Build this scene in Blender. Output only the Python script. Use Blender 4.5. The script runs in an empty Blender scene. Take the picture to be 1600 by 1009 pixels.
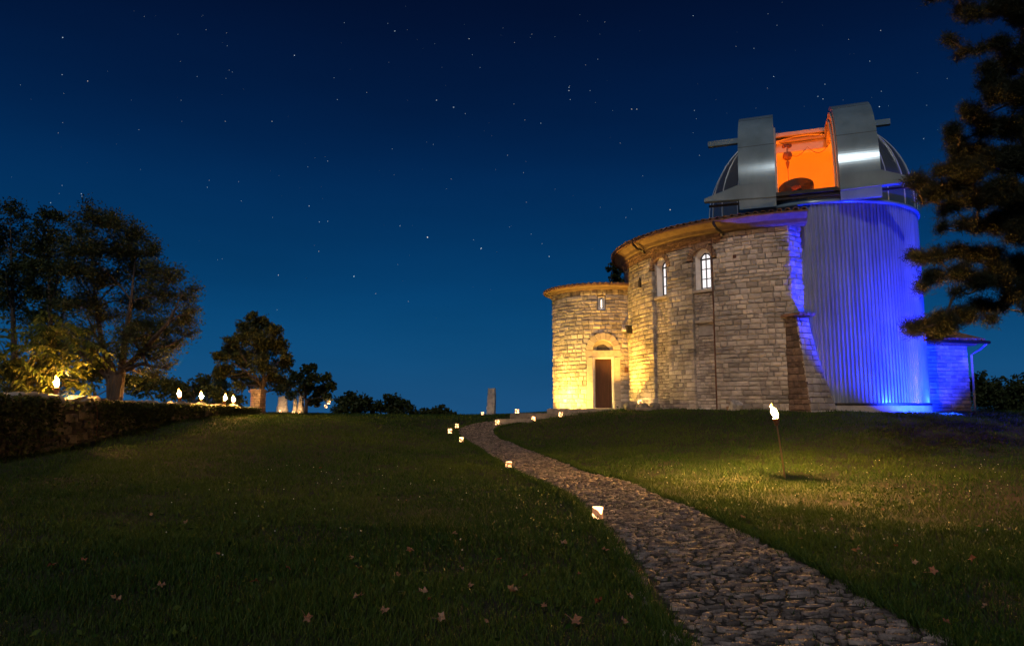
import bpy, math, random
import numpy as np
from mathutils import Vector, Matrix, Euler

rng = np.random.default_rng(11)
random.seed(11)
R_ = math.radians
sc = bpy.context.scene
COL = sc.collection

# ------------------------------------------------------------------ camera, sky, moon, exposure
EYE = 1.3
cam_d = bpy.data.cameras.new("camera")
cam = bpy.data.objects.new("camera", cam_d)
COL.objects.link(cam)
cam.location = (0, 0, EYE)
cam.rotation_euler = (R_(90 + 6.75), 0, 0)
cam_d.lens = 25
cam_d.sensor_width = 36
cam_d.clip_start = 0.05
cam_d.clip_end = 4000
sc.camera = cam

world = bpy.data.worlds.new("World")
sc.world = world
world.use_nodes = True
wn = world.node_tree.nodes
wl = world.node_tree.links
bg = wn["Background"]
tc = wn.new("ShaderNodeTexCoord")
sx = wn.new("ShaderNodeSeparateXYZ")
ramp = wn.new("ShaderNodeValToRGB")
wl.new(tc.outputs["Generated"], sx.inputs[0])
wl.new(sx.outputs["Z"], ramp.inputs[0])
mpw = wn.new("ShaderNodeMapping"); mpw.inputs["Scale"].default_value = (1.6, 1.6, 7.0)
nzw = wn.new("ShaderNodeTexNoise"); nzw.inputs["Scale"].default_value = 1.3; nzw.inputs["Detail"].default_value = 5
mrw = wn.new("ShaderNodeMapRange"); mrw.inputs[1].default_value = .3; mrw.inputs[2].default_value = .75; mrw.inputs[3].default_value = .93; mrw.inputs[4].default_value = 1.12
mxw = wn.new("ShaderNodeMix"); mxw.data_type = 'RGBA'; mxw.blend_type = 'MULTIPLY'; mxw.inputs[0].default_value = 1.0
wl.new(tc.outputs["Generated"], mpw.inputs[0]); wl.new(mpw.outputs[0], nzw.inputs["Vector"]); wl.new(nzw.outputs[0], mrw.inputs[0])
wl.new(ramp.outputs[0], mxw.inputs[6]); wl.new(mrw.outputs[0], mxw.inputs[7]); wl.new(mxw.outputs[2], bg.inputs[0])
bg.inputs[1].default_value = 1.0
cr = ramp.color_ramp
cr.interpolation = 'B_SPLINE'
SKY = [(0.0, (0.012, 0.080, 0.205)), (0.07, (0.004, 0.070, 0.190)), (0.16, (0.0012, 0.047, 0.150)),
       (0.30, (0.0006, 0.020, 0.086)), (0.42, (0.0005, 0.0085, 0.043)), (0.55, (0.0006, 0.0036, 0.020)), (1.0, (0.0006, 0.003, 0.015))]
cr.elements[0].position, cr.elements[0].color = SKY[0][0], (*SKY[0][1], 1)
cr.elements[1].position, cr.elements[1].color = SKY[-1][0], (*SKY[-1][1], 1)
for p, c in SKY[1:-1]:
    e = cr.elements.new(p)
    e.color = (*c, 1)

moon_d = bpy.data.lights.new("moon", 'SUN')
moon_d.energy = 0.8
moon_d.angle = R_(0.53)
moon_d.color = (1.0, 0.965, 0.93)
moon = bpy.data.objects.new("moon", moon_d)
COL.objects.link(moon)
moon.rotation_euler = Vector((0.19, 0.70, -0.69)).to_track_quat('-Z', 'Y').to_euler()

sc.view_settings.view_transform = 'Standard'
sc.view_settings.look = 'None'
sc.view_settings.exposure = 0.0
sc.view_settings.gamma = 1.0
sc.view_settings.use_curve_mapping = False
sc.cycles.use_denoising = True
sc.cycles.max_bounces = 6
sc.cycles.sample_clamp_indirect = 4.0

# ------------------------------------------------------------------ materials
def new_mat(name):
    m = bpy.data.materials.new(name)
    m.use_nodes = True
    nt = m.node_tree
    return m, nt, nt.nodes["Principled BSDF"]

def mat(name, c1, c2=None, scale=4.0, rough=0.85, bump=0.0, bscale=None, metallic=0.0, tint=None, detail=6.0, stretch=None, spec=0.35, stain=None):
    """two colours mixed by noise; tint = (dark factor, light factor) driven by the mesh attribute 'tint'."""
    m, nt, b = new_mat(name)
    N, L = nt.nodes, nt.links
    c2 = c2 or c1
    co = N.new("ShaderNodeTexCoord")
    src = co.outputs["Object"]
    if stretch:
        mp = N.new("ShaderNodeMapping")
        mp.inputs["Scale"].default_value = stretch
        L.new(src, mp.inputs[0])
        src = mp.outputs[0]
    nz = N.new("ShaderNodeTexNoise")
    nz.inputs["Scale"].default_value = scale
    nz.inputs["Detail"].default_value = detail
    L.new(src, nz.inputs["Vector"])
    rp = N.new("ShaderNodeMapRange")
    rp.inputs[1].default_value = 0.33
    rp.inputs[2].default_value = 0.67
    L.new(nz.outputs[0], rp.inputs[0])
    mx = N.new("ShaderNodeMix")
    mx.data_type = 'RGBA'
    mx.inputs[6].default_value = (*c1, 1)
    mx.inputs[7].default_value = (*c2, 1)
    L.new(rp.outputs[0], mx.inputs[0])
    col = mx.outputs[2]
    if tint:
        at = N.new("ShaderNodeAttribute")
        at.attribute_name = "tint"
        mr = N.new("ShaderNodeMapRange")
        mr.inputs[3].default_value = tint[0]
        mr.inputs[4].default_value = tint[1]
        L.new(at.outputs["Fac"], mr.inputs[0])
        mu = N.new("ShaderNodeMix")
        mu.data_type = 'RGBA'
        mu.blend_type = 'MULTIPLY'
        mu.inputs[0].default_value = 1.0
        L.new(col, mu.inputs[6])
        L.new(mr.outputs[0], mu.inputs[7])
        col = mu.outputs[2]
    if stain:
        ge = N.new("ShaderNodeNewGeometry")
        m2 = N.new("ShaderNodeMapping"); m2.inputs["Scale"].default_value = stain[0]
        L.new(ge.outputs["Position"], m2.inputs[0])
        n3 = N.new("ShaderNodeTexNoise"); n3.inputs["Scale"].default_value = 1.0; n3.inputs["Detail"].default_value = 4
        L.new(m2.outputs[0], n3.inputs["Vector"])
        r3 = N.new("ShaderNodeMapRange")
        r3.inputs[1].default_value = .35; r3.inputs[2].default_value = .65
        r3.inputs[3].default_value = stain[1]; r3.inputs[4].default_value = stain[2]
        L.new(n3.outputs[0], r3.inputs[0])
        mu2 = N.new("ShaderNodeMix"); mu2.data_type = 'RGBA'; mu2.blend_type = 'MULTIPLY'; mu2.inputs[0].default_value = 1.0
        L.new(col, mu2.inputs[6]); L.new(r3.outputs[0], mu2.inputs[7])
        col = mu2.outputs[2]
    L.new(col, b.inputs["Base Color"])
    b.inputs["Roughness"].default_value = rough
    b.inputs["Metallic"].default_value = metallic
    b.inputs["Specular IOR Level"].default_value = spec
    if bump:
        n2 = N.new("ShaderNodeTexNoise")
        n2.inputs["Scale"].default_value = bscale or scale * 6
        n2.inputs["Detail"].default_value = 5
        L.new(src, n2.inputs["Vector"])
        bp = N.new("ShaderNodeBump")
        bp.inputs["Strength"].default_value = bump
        bp.inputs["Distance"].default_value = 0.03
        L.new(n2.outputs[0], bp.inputs["Height"])
        L.new(bp.outputs[0], b.inputs["Normal"])
    return m

def emit(name, color, strength):
    m, nt, b = new_mat(name)
    b.inputs["Base Color"].default_value = (0, 0, 0, 1)
    b.inputs["Emission Color"].default_value = (*color, 1)
    b.inputs["Emission Strength"].default_value = strength
    return m

def leaf_mat(name, c1, c2, trans=0.35, rough=0.6):
    m, nt, b = new_mat(name)
    N, L = nt.nodes, nt.links
    at = N.new("ShaderNodeAttribute")
    at.attribute_name = "tint"
    mx = N.new("ShaderNodeMix")
    mx.data_type = 'RGBA'
    mx.inputs[6].default_value = (*c1, 1)
    mx.inputs[7].default_value = (*c2, 1)
    L.new(at.outputs["Fac"], mx.inputs[0])
    L.new(mx.outputs[2], b.inputs["Base Color"])
    b.inputs["Roughness"].default_value = rough
    b.inputs["Specular IOR Level"].default_value = 0.2
    tr = N.new("ShaderNodeBsdfTranslucent")
    L.new(mx.outputs[2], tr.inputs[0])
    ms = N.new("ShaderNodeMixShader")
    ms.inputs[0].default_value = trans
    L.new(b.outputs[0], ms.inputs[1])
    L.new(tr.outputs[0], ms.inputs[2])
    L.new(ms.outputs[0], N["Material Output"].inputs[0])
    return m

LIME = mat("limestone", (0.61, 0.565, 0.51), (0.45, 0.415, 0.37), 5, 0.9, 1.0, 14, tint=(0.5, 1.12), stain=((.55, .55, .8), .62, 1.08))
LIME_SMOOTH = mat("dressed_limestone", (0.47, 0.43, 0.37), (0.38, 0.34, 0.29), 7, 0.85, 0.4, 40, tint=(0.8, 1.05))
MORTAR = mat("lime_mortar", (0.095, 0.082, 0.068), (0.06, 0.05, 0.042), 9, 0.95, 0.8, 40)
BRICK = mat("old_brick", (0.36, 0.24, 0.16), (0.25, 0.17, 0.12), 8, 0.9, 0.6, 40, tint=(0.6, 1.1))
PLASTER = mat("white_plaster", (0.74, 0.72, 0.70), (0.64, 0.62, 0.60), 6, 0.9)
SOFFIT = mat("soffit_render", (0.20, 0.145, 0.095), (0.135, 0.10, 0.068), 5, 0.9, 0.3, 30)
TILE = mat("terracotta_tile", (0.24, 0.13, 0.085), (0.14, 0.085, 0.06), 9, 0.85, 0.4, 40, tint=(0.6, 1.2))
DARKMETAL = mat("dark_metal", (0.05, 0.045, 0.04), (0.03, 0.028, 0.026), 8, 0.5, metallic=0.6)
COPPER = mat("copper_pipe", (0.16, 0.075, 0.05), (0.10, 0.05, 0.035), 8, 0.55, metallic=0.4)
WOODDOOR = mat("brown_door_wood", (0.075, 0.030, 0.018), (0.045, 0.019, 0.012), 3, 0.6, 0.3, 20, stretch=(6, 6, 0.5))
STEEL = mat("corrugated_steel", (0.23, 0.275, 0.37), (0.185, 0.225, 0.31), 1.2, 0.28, metallic=0.25, spec=0.6, stain=((2.2, 2.2, .25), .78, 1.1))
DOMEMETAL = mat("dome_aluminium", (0.215, 0.295, 0.345), (0.175, 0.25, 0.295), 0.9, 0.19, 0.02, 2, metallic=0.16, spec=0.3, stain=((1.2, 1.2, .5), .8, 1.1))
DOMEDARK = mat("dome_panel", (0.21, 0.235, 0.245), (0.16, 0.18, 0.19), 0.9, 0.25, metallic=0.6)
RIBMETAL = mat("rib_aluminium", (0.7, 0.72, 0.73), None, 2, 0.35, metallic=0.6)
LINING = mat("dome_lining", (0.80, 0.78, 0.74), (0.74, 0.72, 0.68), 1, 0.7)
FRAMEPAINT = mat("slit_frame_paint", (0.36, 0.34, 0.32), (0.32, 0.30, 0.28), 2, 0.6)
CONCRETE = mat("concrete", (0.36, 0.35, 0.34), (0.25, 0.245, 0.24), 3, 0.9, 0.5, 30)
BLACKPAINT = mat("black_paint", (0.018, 0.017, 0.016), (0.012, 0.012, 0.012), 3, 0.5)
MIRRORRED = mat("mirror_cell", (0.35, 0.12, 0.06), (0.2, 0.06, 0.03), 4, 0.4, metallic=0.4)
PAVE = mat("paving_limestone", (0.33, 0.265, 0.23), (0.13, 0.102, 0.088), 16, 0.88, 1.0, 45, tint=(0.35, 1.25))
JOINT = mat("path_joint_earth", (0.040, 0.032, 0.024), (0.022, 0.018, 0.014), 8, 1.0, 0.8, 30)
SOIL = mat("turf_soil", (0.022, 0.026, 0.008), (0.017, 0.013, 0.007), 1.6, 1.0, 1.0, 30)
RUBBLE = mat("rubble_stone", (0.34, 0.31, 0.27), (0.20, 0.18, 0.155), 5, 0.95, 1.0, 16, tint=(0.45, 1.15))
SHADED_RUBBLE = mat("shaded_rubble", (0.13, 0.11, 0.085), (0.05, 0.05, 0.03), 5, 0.95, 1.0, 16, tint=(0.3, 1.1))  # rubble of the unlit wall face, its shade painted in as darker colour
SHADED_STONE = mat("shaded_brown_stone", (0.21, 0.15, 0.115), (0.13, 0.095, 0.075), 6, 0.9, 1.0, 16, tint=(0.6, 1.1))  # buttress left face: its shade put into a browner, darker stone colour
PALESTONE = mat("pale_carved_stone", (0.46, 0.45, 0.43), (0.24, 0.235, 0.23), 5, 0.9, 1.0, 18)
BARK = mat("bark", (0.085, 0.062, 0.045), (0.045, 0.033, 0.024), 7, 0.95, 1.0, 22, stretch=(1, 1, 0.3))
BAMBOO = mat("bamboo_pole", (0.24, 0.13, 0.07), (0.17, 0.09, 0.05), 6, 0.6, stretch=(1, 1, 0.2))
PLANTSTEM = mat("green_stem", (0.10, 0.085, 0.03), (0.07, 0.06, 0.02), 5, 0.8)
def flame_mat(name, k):
    m, nt, b = new_mat(name)
    N, L = nt.nodes, nt.links
    at_ = N.new("ShaderNodeAttribute"); at_.attribute_name = "tint"
    rp = N.new("ShaderNodeValToRGB")
    e = rp.color_ramp.elements
    e[0].position, e[0].color = 0.0, (1.0, .50, .12, 1)
    e[1].position, e[1].color = 1.0, (.0035, .0007, .00006, 1)
    q = e.new(.45); q.color = (1.0, .47, .10, 1)
    q = e.new(.72); q.color = (.05, .017, .0022, 1)
    L.new(at_.outputs["Fac"], rp.inputs[0])
    L.new(rp.outputs[0], b.inputs["Emission Color"])
    b.inputs["Emission Strength"].default_value = k
    b.inputs["Base Color"].default_value = (0, 0, 0, 1)
    return m
FLAME = flame_mat("flame", 2300.0)
FLAME_SMALL = flame_mat("small_flame", 1500.0)
FLAME_LONE = flame_mat("strong_flame", 14500.0)
CANDLE = emit("candle_flame", (1.0, 0.52, 0.20), 90.0)
WINDOWGLOW = emit("lit_window_pane", (1.0, 0.93, 0.93), 1.15)
SLITGLOW = emit("lit_slit_pane", (1.0, 0.80, 0.62), 3.0)
STARMAT = emit("star_light", (0.75, 0.88, 1.0), 1.0)
LENS = emit("flood_lens", (1.0, 0.8, 0.4), 4.0)
BLUELENS = emit("blue_flood_lens", (0.05, 0.12, 1.0), 3.0)
GRASS = leaf_mat("grass_blade", (0.014, 0.050, 0.007), (0.070, 0.104, 0.014), 0.25, 0.6)
LEAF_DARK = leaf_mat("dark_leaf", (0.024, 0.042, 0.013), (0.058, 0.072, 0.022), 0.3)
LEAF_OLIVE = leaf_mat("olive_leaf", (0.036, 0.056, 0.018), (0.090, 0.090, 0.030), 0.3)
LEAF_LIT = leaf_mat("yellow_green_leaf", (0.065, 0.090, 0.014), (0.14, 0.140, 0.020), 0.35)
NEEDLE = leaf_mat("pine_needle", (0.013, 0.022, 0.008), (0.034, 0.032, 0.012), 0.1)
DRYLEAF = leaf_mat("dry_leaf", (0.22, 0.085, 0.045), (0.30, 0.19, 0.12), 0.2)
FLOWER = leaf_mat("clover_flower", (0.55, 0.52, 0.42), (0.7, 0.68, 0.6), 0.2)

# lantern paper: glows, with dark cut-out print
def lantern_paper():
    m, nt, b = new_mat("lantern_paper")
    N, L = nt.nodes, nt.links
    co = N.new("ShaderNodeTexCoord")
    vo = N.new("ShaderNodeTexNoise")
    vo.inputs["Scale"].default_value = 14.0
    vo.inputs["Detail"].default_value = 0.5
    L.new(co.outputs["Object"], vo.inputs["Vector"])
    mr = N.new("ShaderNodeMapRange")
    mr.inputs[1].default_value = 0.49
    mr.inputs[2].default_value = 0.53
    L.new(vo.outputs[0], mr.inputs[0])
    mx = N.new("ShaderNodeMix")
    mx.data_type = 'RGBA'
    mx.inputs[6].default_value = (0.30, 0.08, 0.015, 1)
    mx.inputs[7].default_value = (5.5, 3.0, 1.2, 1)
    L.new(mr.outputs[0], mx.inputs[0])
    L.new(mx.outputs[2], b.inputs["Emission Color"])
    b.inputs["Emission Strength"].default_value = 1.0
    b.inputs["Base Color"].default_value = (0.5, 0.4, 0.3, 1)
    return m
LANTERNPAPER = lantern_paper()

# ------------------------------------------------------------------ object helpers
def tag(o, label=None, cat=None, group=None, kind=None):
    if label: o["label"] = label
    if cat: o["category"] = cat
    if group: o["group"] = group
    if kind: o["kind"] = kind
    return o

def thing(name, label, cat, loc=(0, 0, 0), rz=0.0, group=None):
    o = bpy.data.objects.new(name, None)
    o.empty_display_size = 0.2
    COL.objects.link(o)
    o.location = loc
    o.rotation_euler = (0, 0, rz)
    return tag(o, label, cat, group)

def link(name, me, m, parent=None, smooth=False):
    o = bpy.data.objects.new(name, me)
    COL.objects.link(o)
    if m and not me.materials: me.materials.append(m)
    if parent is not None: o.parent = parent
    if smooth:
        me.polygons.foreach_set("use_smooth", np.ones(len(me.polygons), dtype=bool))
    return o

def np_mesh(name, V, F, tint=None):
    """V (n,3), F (m,k) with k constant."""
    V = np.asarray(V, dtype=np.float32)
    F = np.asarray(F, dtype=np.int32)
    me = bpy.data.meshes.new(name)
    me.vertices.add(len(V))
    me.vertices.foreach_set("co", V.ravel())
    k = F.shape[1]
    me.loops.add(F.size)
    me.loops.foreach_set("vertex_index", F.ravel())
    me.polygons.add(len(F))
    me.polygons.foreach_set("loop_start", np.arange(0, F.size, k, dtype=np.int32))
    me.polygons.foreach_set("loop_total", np.full(len(F), k, dtype=np.int32))
    if tint is not None:
        a = me.attributes.new("tint", 'FLOAT', 'POINT')
        a.data.foreach_set("value", np.asarray(tint, dtype=np.float32))
    me.update(calc_edges=True)
    return me

class MB:
    """collects shapes; build() links them as one mesh object"""
    def __init__(s): s.v, s.f, s.t = [], [], []
    def add(s, vs, fs, tint=0.5):
        n = len(s.v)
        s.v += [tuple(p) for p in vs]
        s.f += [tuple(i + n for i in q) for q in fs]
        s.t += [tint] * len(vs)
        return s
    def box(s, c, d, rz=0.0, tint=0.5, M=None):
        hx, hy, hz = d[0] / 2, d[1] / 2, d[2] / 2
        T = M or (Matrix.Translation(c) @ Matrix.Rotation(rz, 4, 'Z'))
        vs = [T @ Vector((x * hx, y * hy, z * hz)) for z in (-1, 1) for y in (-1, 1) for x in (-1, 1)]
        return s.add(vs, [(0, 2, 3, 1), (4, 5, 7, 6), (0, 1, 5, 4), (2, 6, 7, 3), (0, 4, 6, 2), (1, 3, 7, 5)], tint)
    def tube(s, pts, radii, n=8, cap=True, tint=0.5):
        pts = [Vector(p) for p in pts]
        if not hasattr(radii, '__len__'): radii = [radii] * len(pts)
        base = len(s.v)
        vs, fs = [], []
        prev = None
        for i, p in enumerate(pts):
            d = (pts[min(i + 1, len(pts) - 1)] - pts[max(i - 1, 0)]).normalized()
            if prev is None:
                a = d.orthogonal().normalized()
            else:
                a = (prev - d * prev.dot(d))
                a = a.normalized() if a.length > 1e-5 else d.orthogonal().normalized()
            prev = a
            b = d.cross(a)
            for k in range(n):
                t = 2 * math.pi * k / n
                vs.append(p + (a * math.cos(t) + b * math.sin(t)) * radii[i])
        for i in range(len(pts) - 1):
            for k in range(n):
                k2 = (k + 1) % n
                fs.append((i * n + k, i * n + k2, (i + 1) * n + k2, (i + 1) * n + k))
        if cap:
            fs.append(tuple(range(n - 1, -1, -1)))
            fs.append(tuple((len(pts) - 1) * n + k for k in range(n)))
        return s.add(vs, fs, tint)
    def lathe(s, prof, c=(0, 0, 0), n=24, a0=0.0, a1=2 * math.pi, cap=False, tint=0.5):
        full = abs(a1 - a0 - 2 * math.pi) < 1e-6
        m = n if full else n + 1
        vs, fs = [], []
        for (r, z) in prof:
            for k in range(m):
                t = a0 + (a1 - a0) * k / n
                vs.append((c[0] + r * math.cos(t), c[1] + r * math.sin(t), c[2] + z))
        for i in range(len(prof) - 1):
            for k in range(n):
                k2 = (k + 1) % m
                fs.append((i * m + k, i * m + k2, (i + 1) * m + k2, (i + 1) * m + k))
        if cap:
            fs.append(tuple(range(m - 1, -1, -1)))
            fs.append(tuple((len(prof) - 1) * m + k for k in range(m)))
        return s.add(vs, fs, tint)
    def prism(s, poly, P, d0, d1, tint=0.5):
        """poly = (u,z) outline, extruded from depth d0 to d1 through P(u,z,d)"""
        n = len(poly)
        vs = [P(u, z, d0) for u, z in poly] + [P(u, z, d1) for u, z in poly]
        fs = [tuple(range(n)), tuple(range(2 * n - 1, n - 1, -1))]
        fs += [((i + 1) % n, i, n + i, n + (i + 1) % n) for i in range(n)]
        return s.add(vs, fs, tint)
    def build(s, name, m, parent=None, smooth=False):
        me = bpy.data.meshes.new(name)
        me.from_pydata(s.v, [], s.f)
        a = me.attributes.new("tint", 'FLOAT', 'POINT')
        a.data.foreach_set("value", np.asarray(s.t, dtype=np.float32))
        me.update()
        return link(name, me, m, parent, smooth)

def leaves_mesh(C, size, aspect, up=0.0, seed=0, tint=None):
    rr = np.random.default_rng(seed)
    n = len(C)
    a = rr.normal(size=(n, 3)); a[:, 2] -= up; a /= np.linalg.norm(a, axis=1)[:, None]
    b = rr.normal(size=(n, 3)); b -= a * (a * b).sum(1)[:, None]; b /= np.linalg.norm(b, axis=1)[:, None]
    s = size * rr.uniform(.6, 1.3, (n, 1))
    V = np.stack([C - a * s / 2, C + b * s * aspect / 2, C + a * s / 2, C - b * s * aspect / 2], 1).reshape(-1, 3)
    F = np.arange(4 * n).reshape(n, 4)
    t = rr.random(n) if tint is None else tint
    return np_mesh("leaves", V, F, np.repeat(t, 4))

# unit vector of the ray through a point of the picture, used only to read positions off the photograph
PHI = R_(6.75)
def at(X, Y, depth):
    u, v, f = X - 800.0, 504.5 - Y, 1111.1
    fw = f * math.cos(PHI) - v * math.sin(PHI)
    up = f * math.sin(PHI) + v * math.cos(PHI)
    t = depth / fw
    return Vector((u * t, depth, EYE + up * t))

# ------------------------------------------------------------------ terrain
CTRL = np.array([
    (-6, 0, 0), (0, 0, 0), (6, 0, 0), (0, -10, 0), (-10, -6, 0.05), (10, -6, 0), (-6, 6, .05), (1.7, 6, 0), (6, 6, 0), (-3, 10, .04),
    (1.5, 10, 0), (5, 13.2, 0), (9, 11, .05), (.7, 14.5, 0), (.1, 18.9, 0.02), (-.5, 22.7, .05), (-1.3, 26.5, .12), (-1.7, 28.5, .3),
    (-1.4, 30.3, .55), (1, 31.3, .78), (4, 31.6, 1.14), (2.5, 33, 1.12), (5.3, 30.6, 1.2), (6.4, 28.3, 1.2), (7.8, 26.6, 1.18),
    (10.4, 25.0, 1.12), (12.8, 25.0, 1.08), (17, 27.6, 1.10), (19.5, 29.5, 1.13), (21, 25, 0.95), (6, 20, .42), (9, 20, .62), (4, 16, .12),
    (14, 20, .68), (12, 14, .15), (17, 15, .25), (24, 20, .6), (26, 32, 1.0), (3, 26.5, .66),
    (-9.4, 13.5, .38), (-9.4, 15.5, .47), (-9.4, 18, .76), (-9.4, 21, .96), (-9.4, 24, 1.02), (-9.4, 26.5, 1.0), (-9.4, 9, .18), (-9.4, 4, .1),
    (-5, 14, .1), (-5, 20, .42), (-4.5, 26, .64), (-7, 24, .85), (-10, 34, .98), (-4, 34, .80), (-1.2, 36, .84), (0, 40, .88), (-4, 41, .82),
    (8, 40, 1.0), (20, 40, .9), (-14, 18, 1.0), (-14, 26, 1.05), (-18, 14, .8), (-22, 30, .9), (-12, 40, .9), (-24, 4, .3), (12.6, 33, 1.15)], dtype=float)

def _tps(r):
    return np.where(r > 1e-9, r * r * np.log(np.maximum(r, 1e-9)), 0.0)
_d = np.linalg.norm(CTRL[:, None, :2] - CTRL[None, :, :2], axis=2)
_n = len(CTRL)
_A = np.zeros((_n + 3, _n + 3))
_A[:_n, :_n] = _tps(_d) + np.eye(_n) * 0.6
_A[:_n, _n] = 1
_A[:_n, _n + 1:] = CTRL[:, :2]
_A[_n:, :_n] = _A[:_n, _n:].T
_w = np.linalg.solve(_A, np.r_[CTRL[:, 2], 0, 0, 0])

def gvec(x, y):
    x = np.asarray(x, float); y = np.asarray(y, float)
    xc = np.clip(x, -24, 27); yc = np.clip(y, -10, 42)
    z = _w[_n] + _w[_n + 1] * xc + _w[_n + 2] * yc
    for i in range(_n):
        z = z + _w[i] * _tps(np.hypot(xc - CTRL[i, 0], yc - CTRL[i, 1]))
    d = np.hypot(np.maximum(np.abs(x - 1.5) - 40, 0), np.maximum(y - 43, 0))
    z = z - 45 * (1 - np.exp(-np.maximum(d, 0) ** 1.25 / 420))
    z = z + 0.02 * np.sin(x * 1.7 + 0.6 * y) * np.cos(y * 1.3 - 0.5 * x)
    return z

def g(x, y):
    return float(gvec(np.array([x]), np.array([y]))[0])

def axis(lo, hi, step, far):
    a = list(np.arange(lo, hi + 1e-6, step))
    s, p = step, hi
    while p < far:
        s *= 1.35; p += s; a.append(p)
    s, p = step, lo
    while p > -far:
        s *= 1.35; p -= s; a.insert(0, p)
    return np.array(a)
gx, gy = axis(-26, 30, 0.35, 1400), axis(-6, 46, 0.35, 1400)
GX, GY = np.meshgrid(gx, gy)
GZ = gvec(GX.ravel(), GY.ravel())
gi = np.arange(len(gx) * len(gy)).reshape(len(gy), len(gx))
gF = np.stack([gi[:-1, :-1], gi[:-1, 1:], gi[1:, 1:], gi[1:, :-1]], axis=-1).reshape(-1, 4)
ground = link("ground", np_mesh("ground", np.c_[GX.ravel(), GY.ravel(), GZ], gF), SOIL, None, True)
tag(ground, "dark grassy hilltop the observatory stands on", kind="structure")

# brown needle litter under the pine tints the soil there
nt = SOIL.node_tree
at_ = nt.nodes.new("ShaderNodeAttribute"); at_.attribute_name = "tint"
mxl = nt.nodes.new("ShaderNodeMix"); mxl.data_type = 'RGBA'
bs_in = nt.nodes["Principled BSDF"].inputs["Base Color"]
nt.links.new(bs_in.links[0].from_socket, mxl.inputs[6])
mxl.inputs[7].default_value = (0.040, 0.023, 0.012, 1)
nt.links.new(at_.outputs["Fac"], mxl.inputs[0])
nt.links.new(mxl.outputs[2], bs_in)
xx, yy = GX.ravel(), GY.ravel()
lit = np.exp(-(((xx - 8.6) / 3.6) ** 2 + ((yy - 9.6) / 2.6) ** 2)) + .8 * np.exp(-(((xx - 15) / 6) ** 2 + ((yy - 18.5) / 3.5) ** 2))
a_ = ground.data.attributes.new("tint", 'FLOAT', 'POINT'); a_.data.foreach_set("value", np.clip(lit, 0, 1).astype(np.float32))

# ------------------------------------------------------------------ path
PC = np.array([(1.68, 1.6), (1.68, 3.0), (1.68, 4.4), (1.67, 5.2), (1.70, 6.2), (1.70, 7.6), (1.62, 9.5), (1.33, 12.3), (0.78, 14.6), (0.12, 18.9), (-0.44, 22.6),
               (-1.15, 26.5), (-1.40, 28.2), (-1.40, 29.3), (-1.0, 30.3), (-0.1, 30.95), (1.0, 31.2)])
def catmull(P, n=14):
    out = []
    for i in range(len(P) - 1):
        p0, p1, p2, p3 = P[max(i - 1, 0)], P[i], P[i + 1], P[min(i + 2, len(P) - 1)]
        for k in range(n):
            t = k / n
            out.append(0.5 * (2 * p1 + (p2 - p0) * t + (2 * p0 - 5 * p1 + 4 * p2 - p3) * t * t + (-p0 + 3 * p1 - 3 * p2 + p3) * t ** 3))
    out.append(P[-1])
    return np.array(out)
PL = catmull(PC)
_seg = np.linalg.norm(np.diff(PL, axis=0), axis=1)
PS = np.r_[0, np.cumsum(_seg)]
PATH_LEN = PS[-1]
_tan = np.gradient(PL, axis=0)
_tan /= np.linalg.norm(_tan, axis=1)[:, None]
def path_pt(s, u):
    x = np.interp(s, PS, PL[:, 0]); y = np.interp(s, PS, PL[:, 1])
    tx = np.interp(s, PS, _tan[:, 0]); ty = np.interp(s, PS, _tan[:, 1])
    return x + ty * u, y - tx * u       # u > 0 = right-hand side
def path_dist(x, y):
    d = np.full(np.shape(x), 1e9)
    for i in range(0, len(PL), 3):
        d = np.minimum(d, np.hypot(x - PL[i, 0], y - PL[i, 1]))
    return d
HW = 0.66

# path bed
pb = MB()
ss = np.linspace(0, PATH_LEN, 160)
rows = []
for s in ss:
    for u in (-HW - .05, -0.3, 0.0, 0.3, HW + .05):
        x, y = path_pt(s, u)
        rows.append((float(x), float(y)))
rows = np.array(rows)
rz = gvec(rows[:, 0], rows[:, 1]) + 0.006
fi = np.arange(len(rows)).reshape(-1, 5)
pF = np.stack([fi[:-1, :-1], fi[:-1, 1:], fi[1:, 1:], fi[1:, :-1]], -1).reshape(-1, 4)
path = link("stone_path", np_mesh("stone_path", np.c_[rows, rz], pF), JOINT, None, True)
tag(path, "uneven cobbled stone path winding up to the observatory door", kind="structure")

# paving stones
pave = []
s = 0.05
while s < PATH_LEN - 0.1:
    dl = random.uniform(0.038, 0.08) * (1 + s / 45)
    u = -HW + random.uniform(0, .08)
    sh = random.uniform(-0.5, 0.5)
    while u < HW - 0.03:
        w = min(random.choice((0.05, 0.07, 0.09, 0.11, 0.14, 0.20)) * random.uniform(0.8, 1.2), HW - u + random.uniform(-.02, .05))
        if w > 0.035:
            pave.append((s + random.uniform(-.014, .014) + 0.04 * math.sin(u * 3.0 + sh), dl * random.uniform(.8, 1.05), u, w))
        u += w + random.uniform(0.004, 0.016)
    # flat edging stones on both sides
    s += dl + 0.008
s = 0.0
while s < PATH_LEN:
    l = random.uniform(.16, .34)
    for sd in (-1, 1):
        if random.random() < .85:
            pave.append((s + random.uniform(0, .1), l, sd * (HW + .03) - .09 + random.uniform(-.03, .03), random.uniform(.09, .15)))
    s += l + .02
pave += [(2.25, .28, -.84, .22), (2.62, .2, -.82, .18), (3.2, .3, -.83, .17), (4.1, .26, -.80, .16), (5.0, .22, -.79, .14), (1.9, .24, -.82, .2), (2.5, .25, .66, .16), (3.6, .28, .65, .15)]
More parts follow.
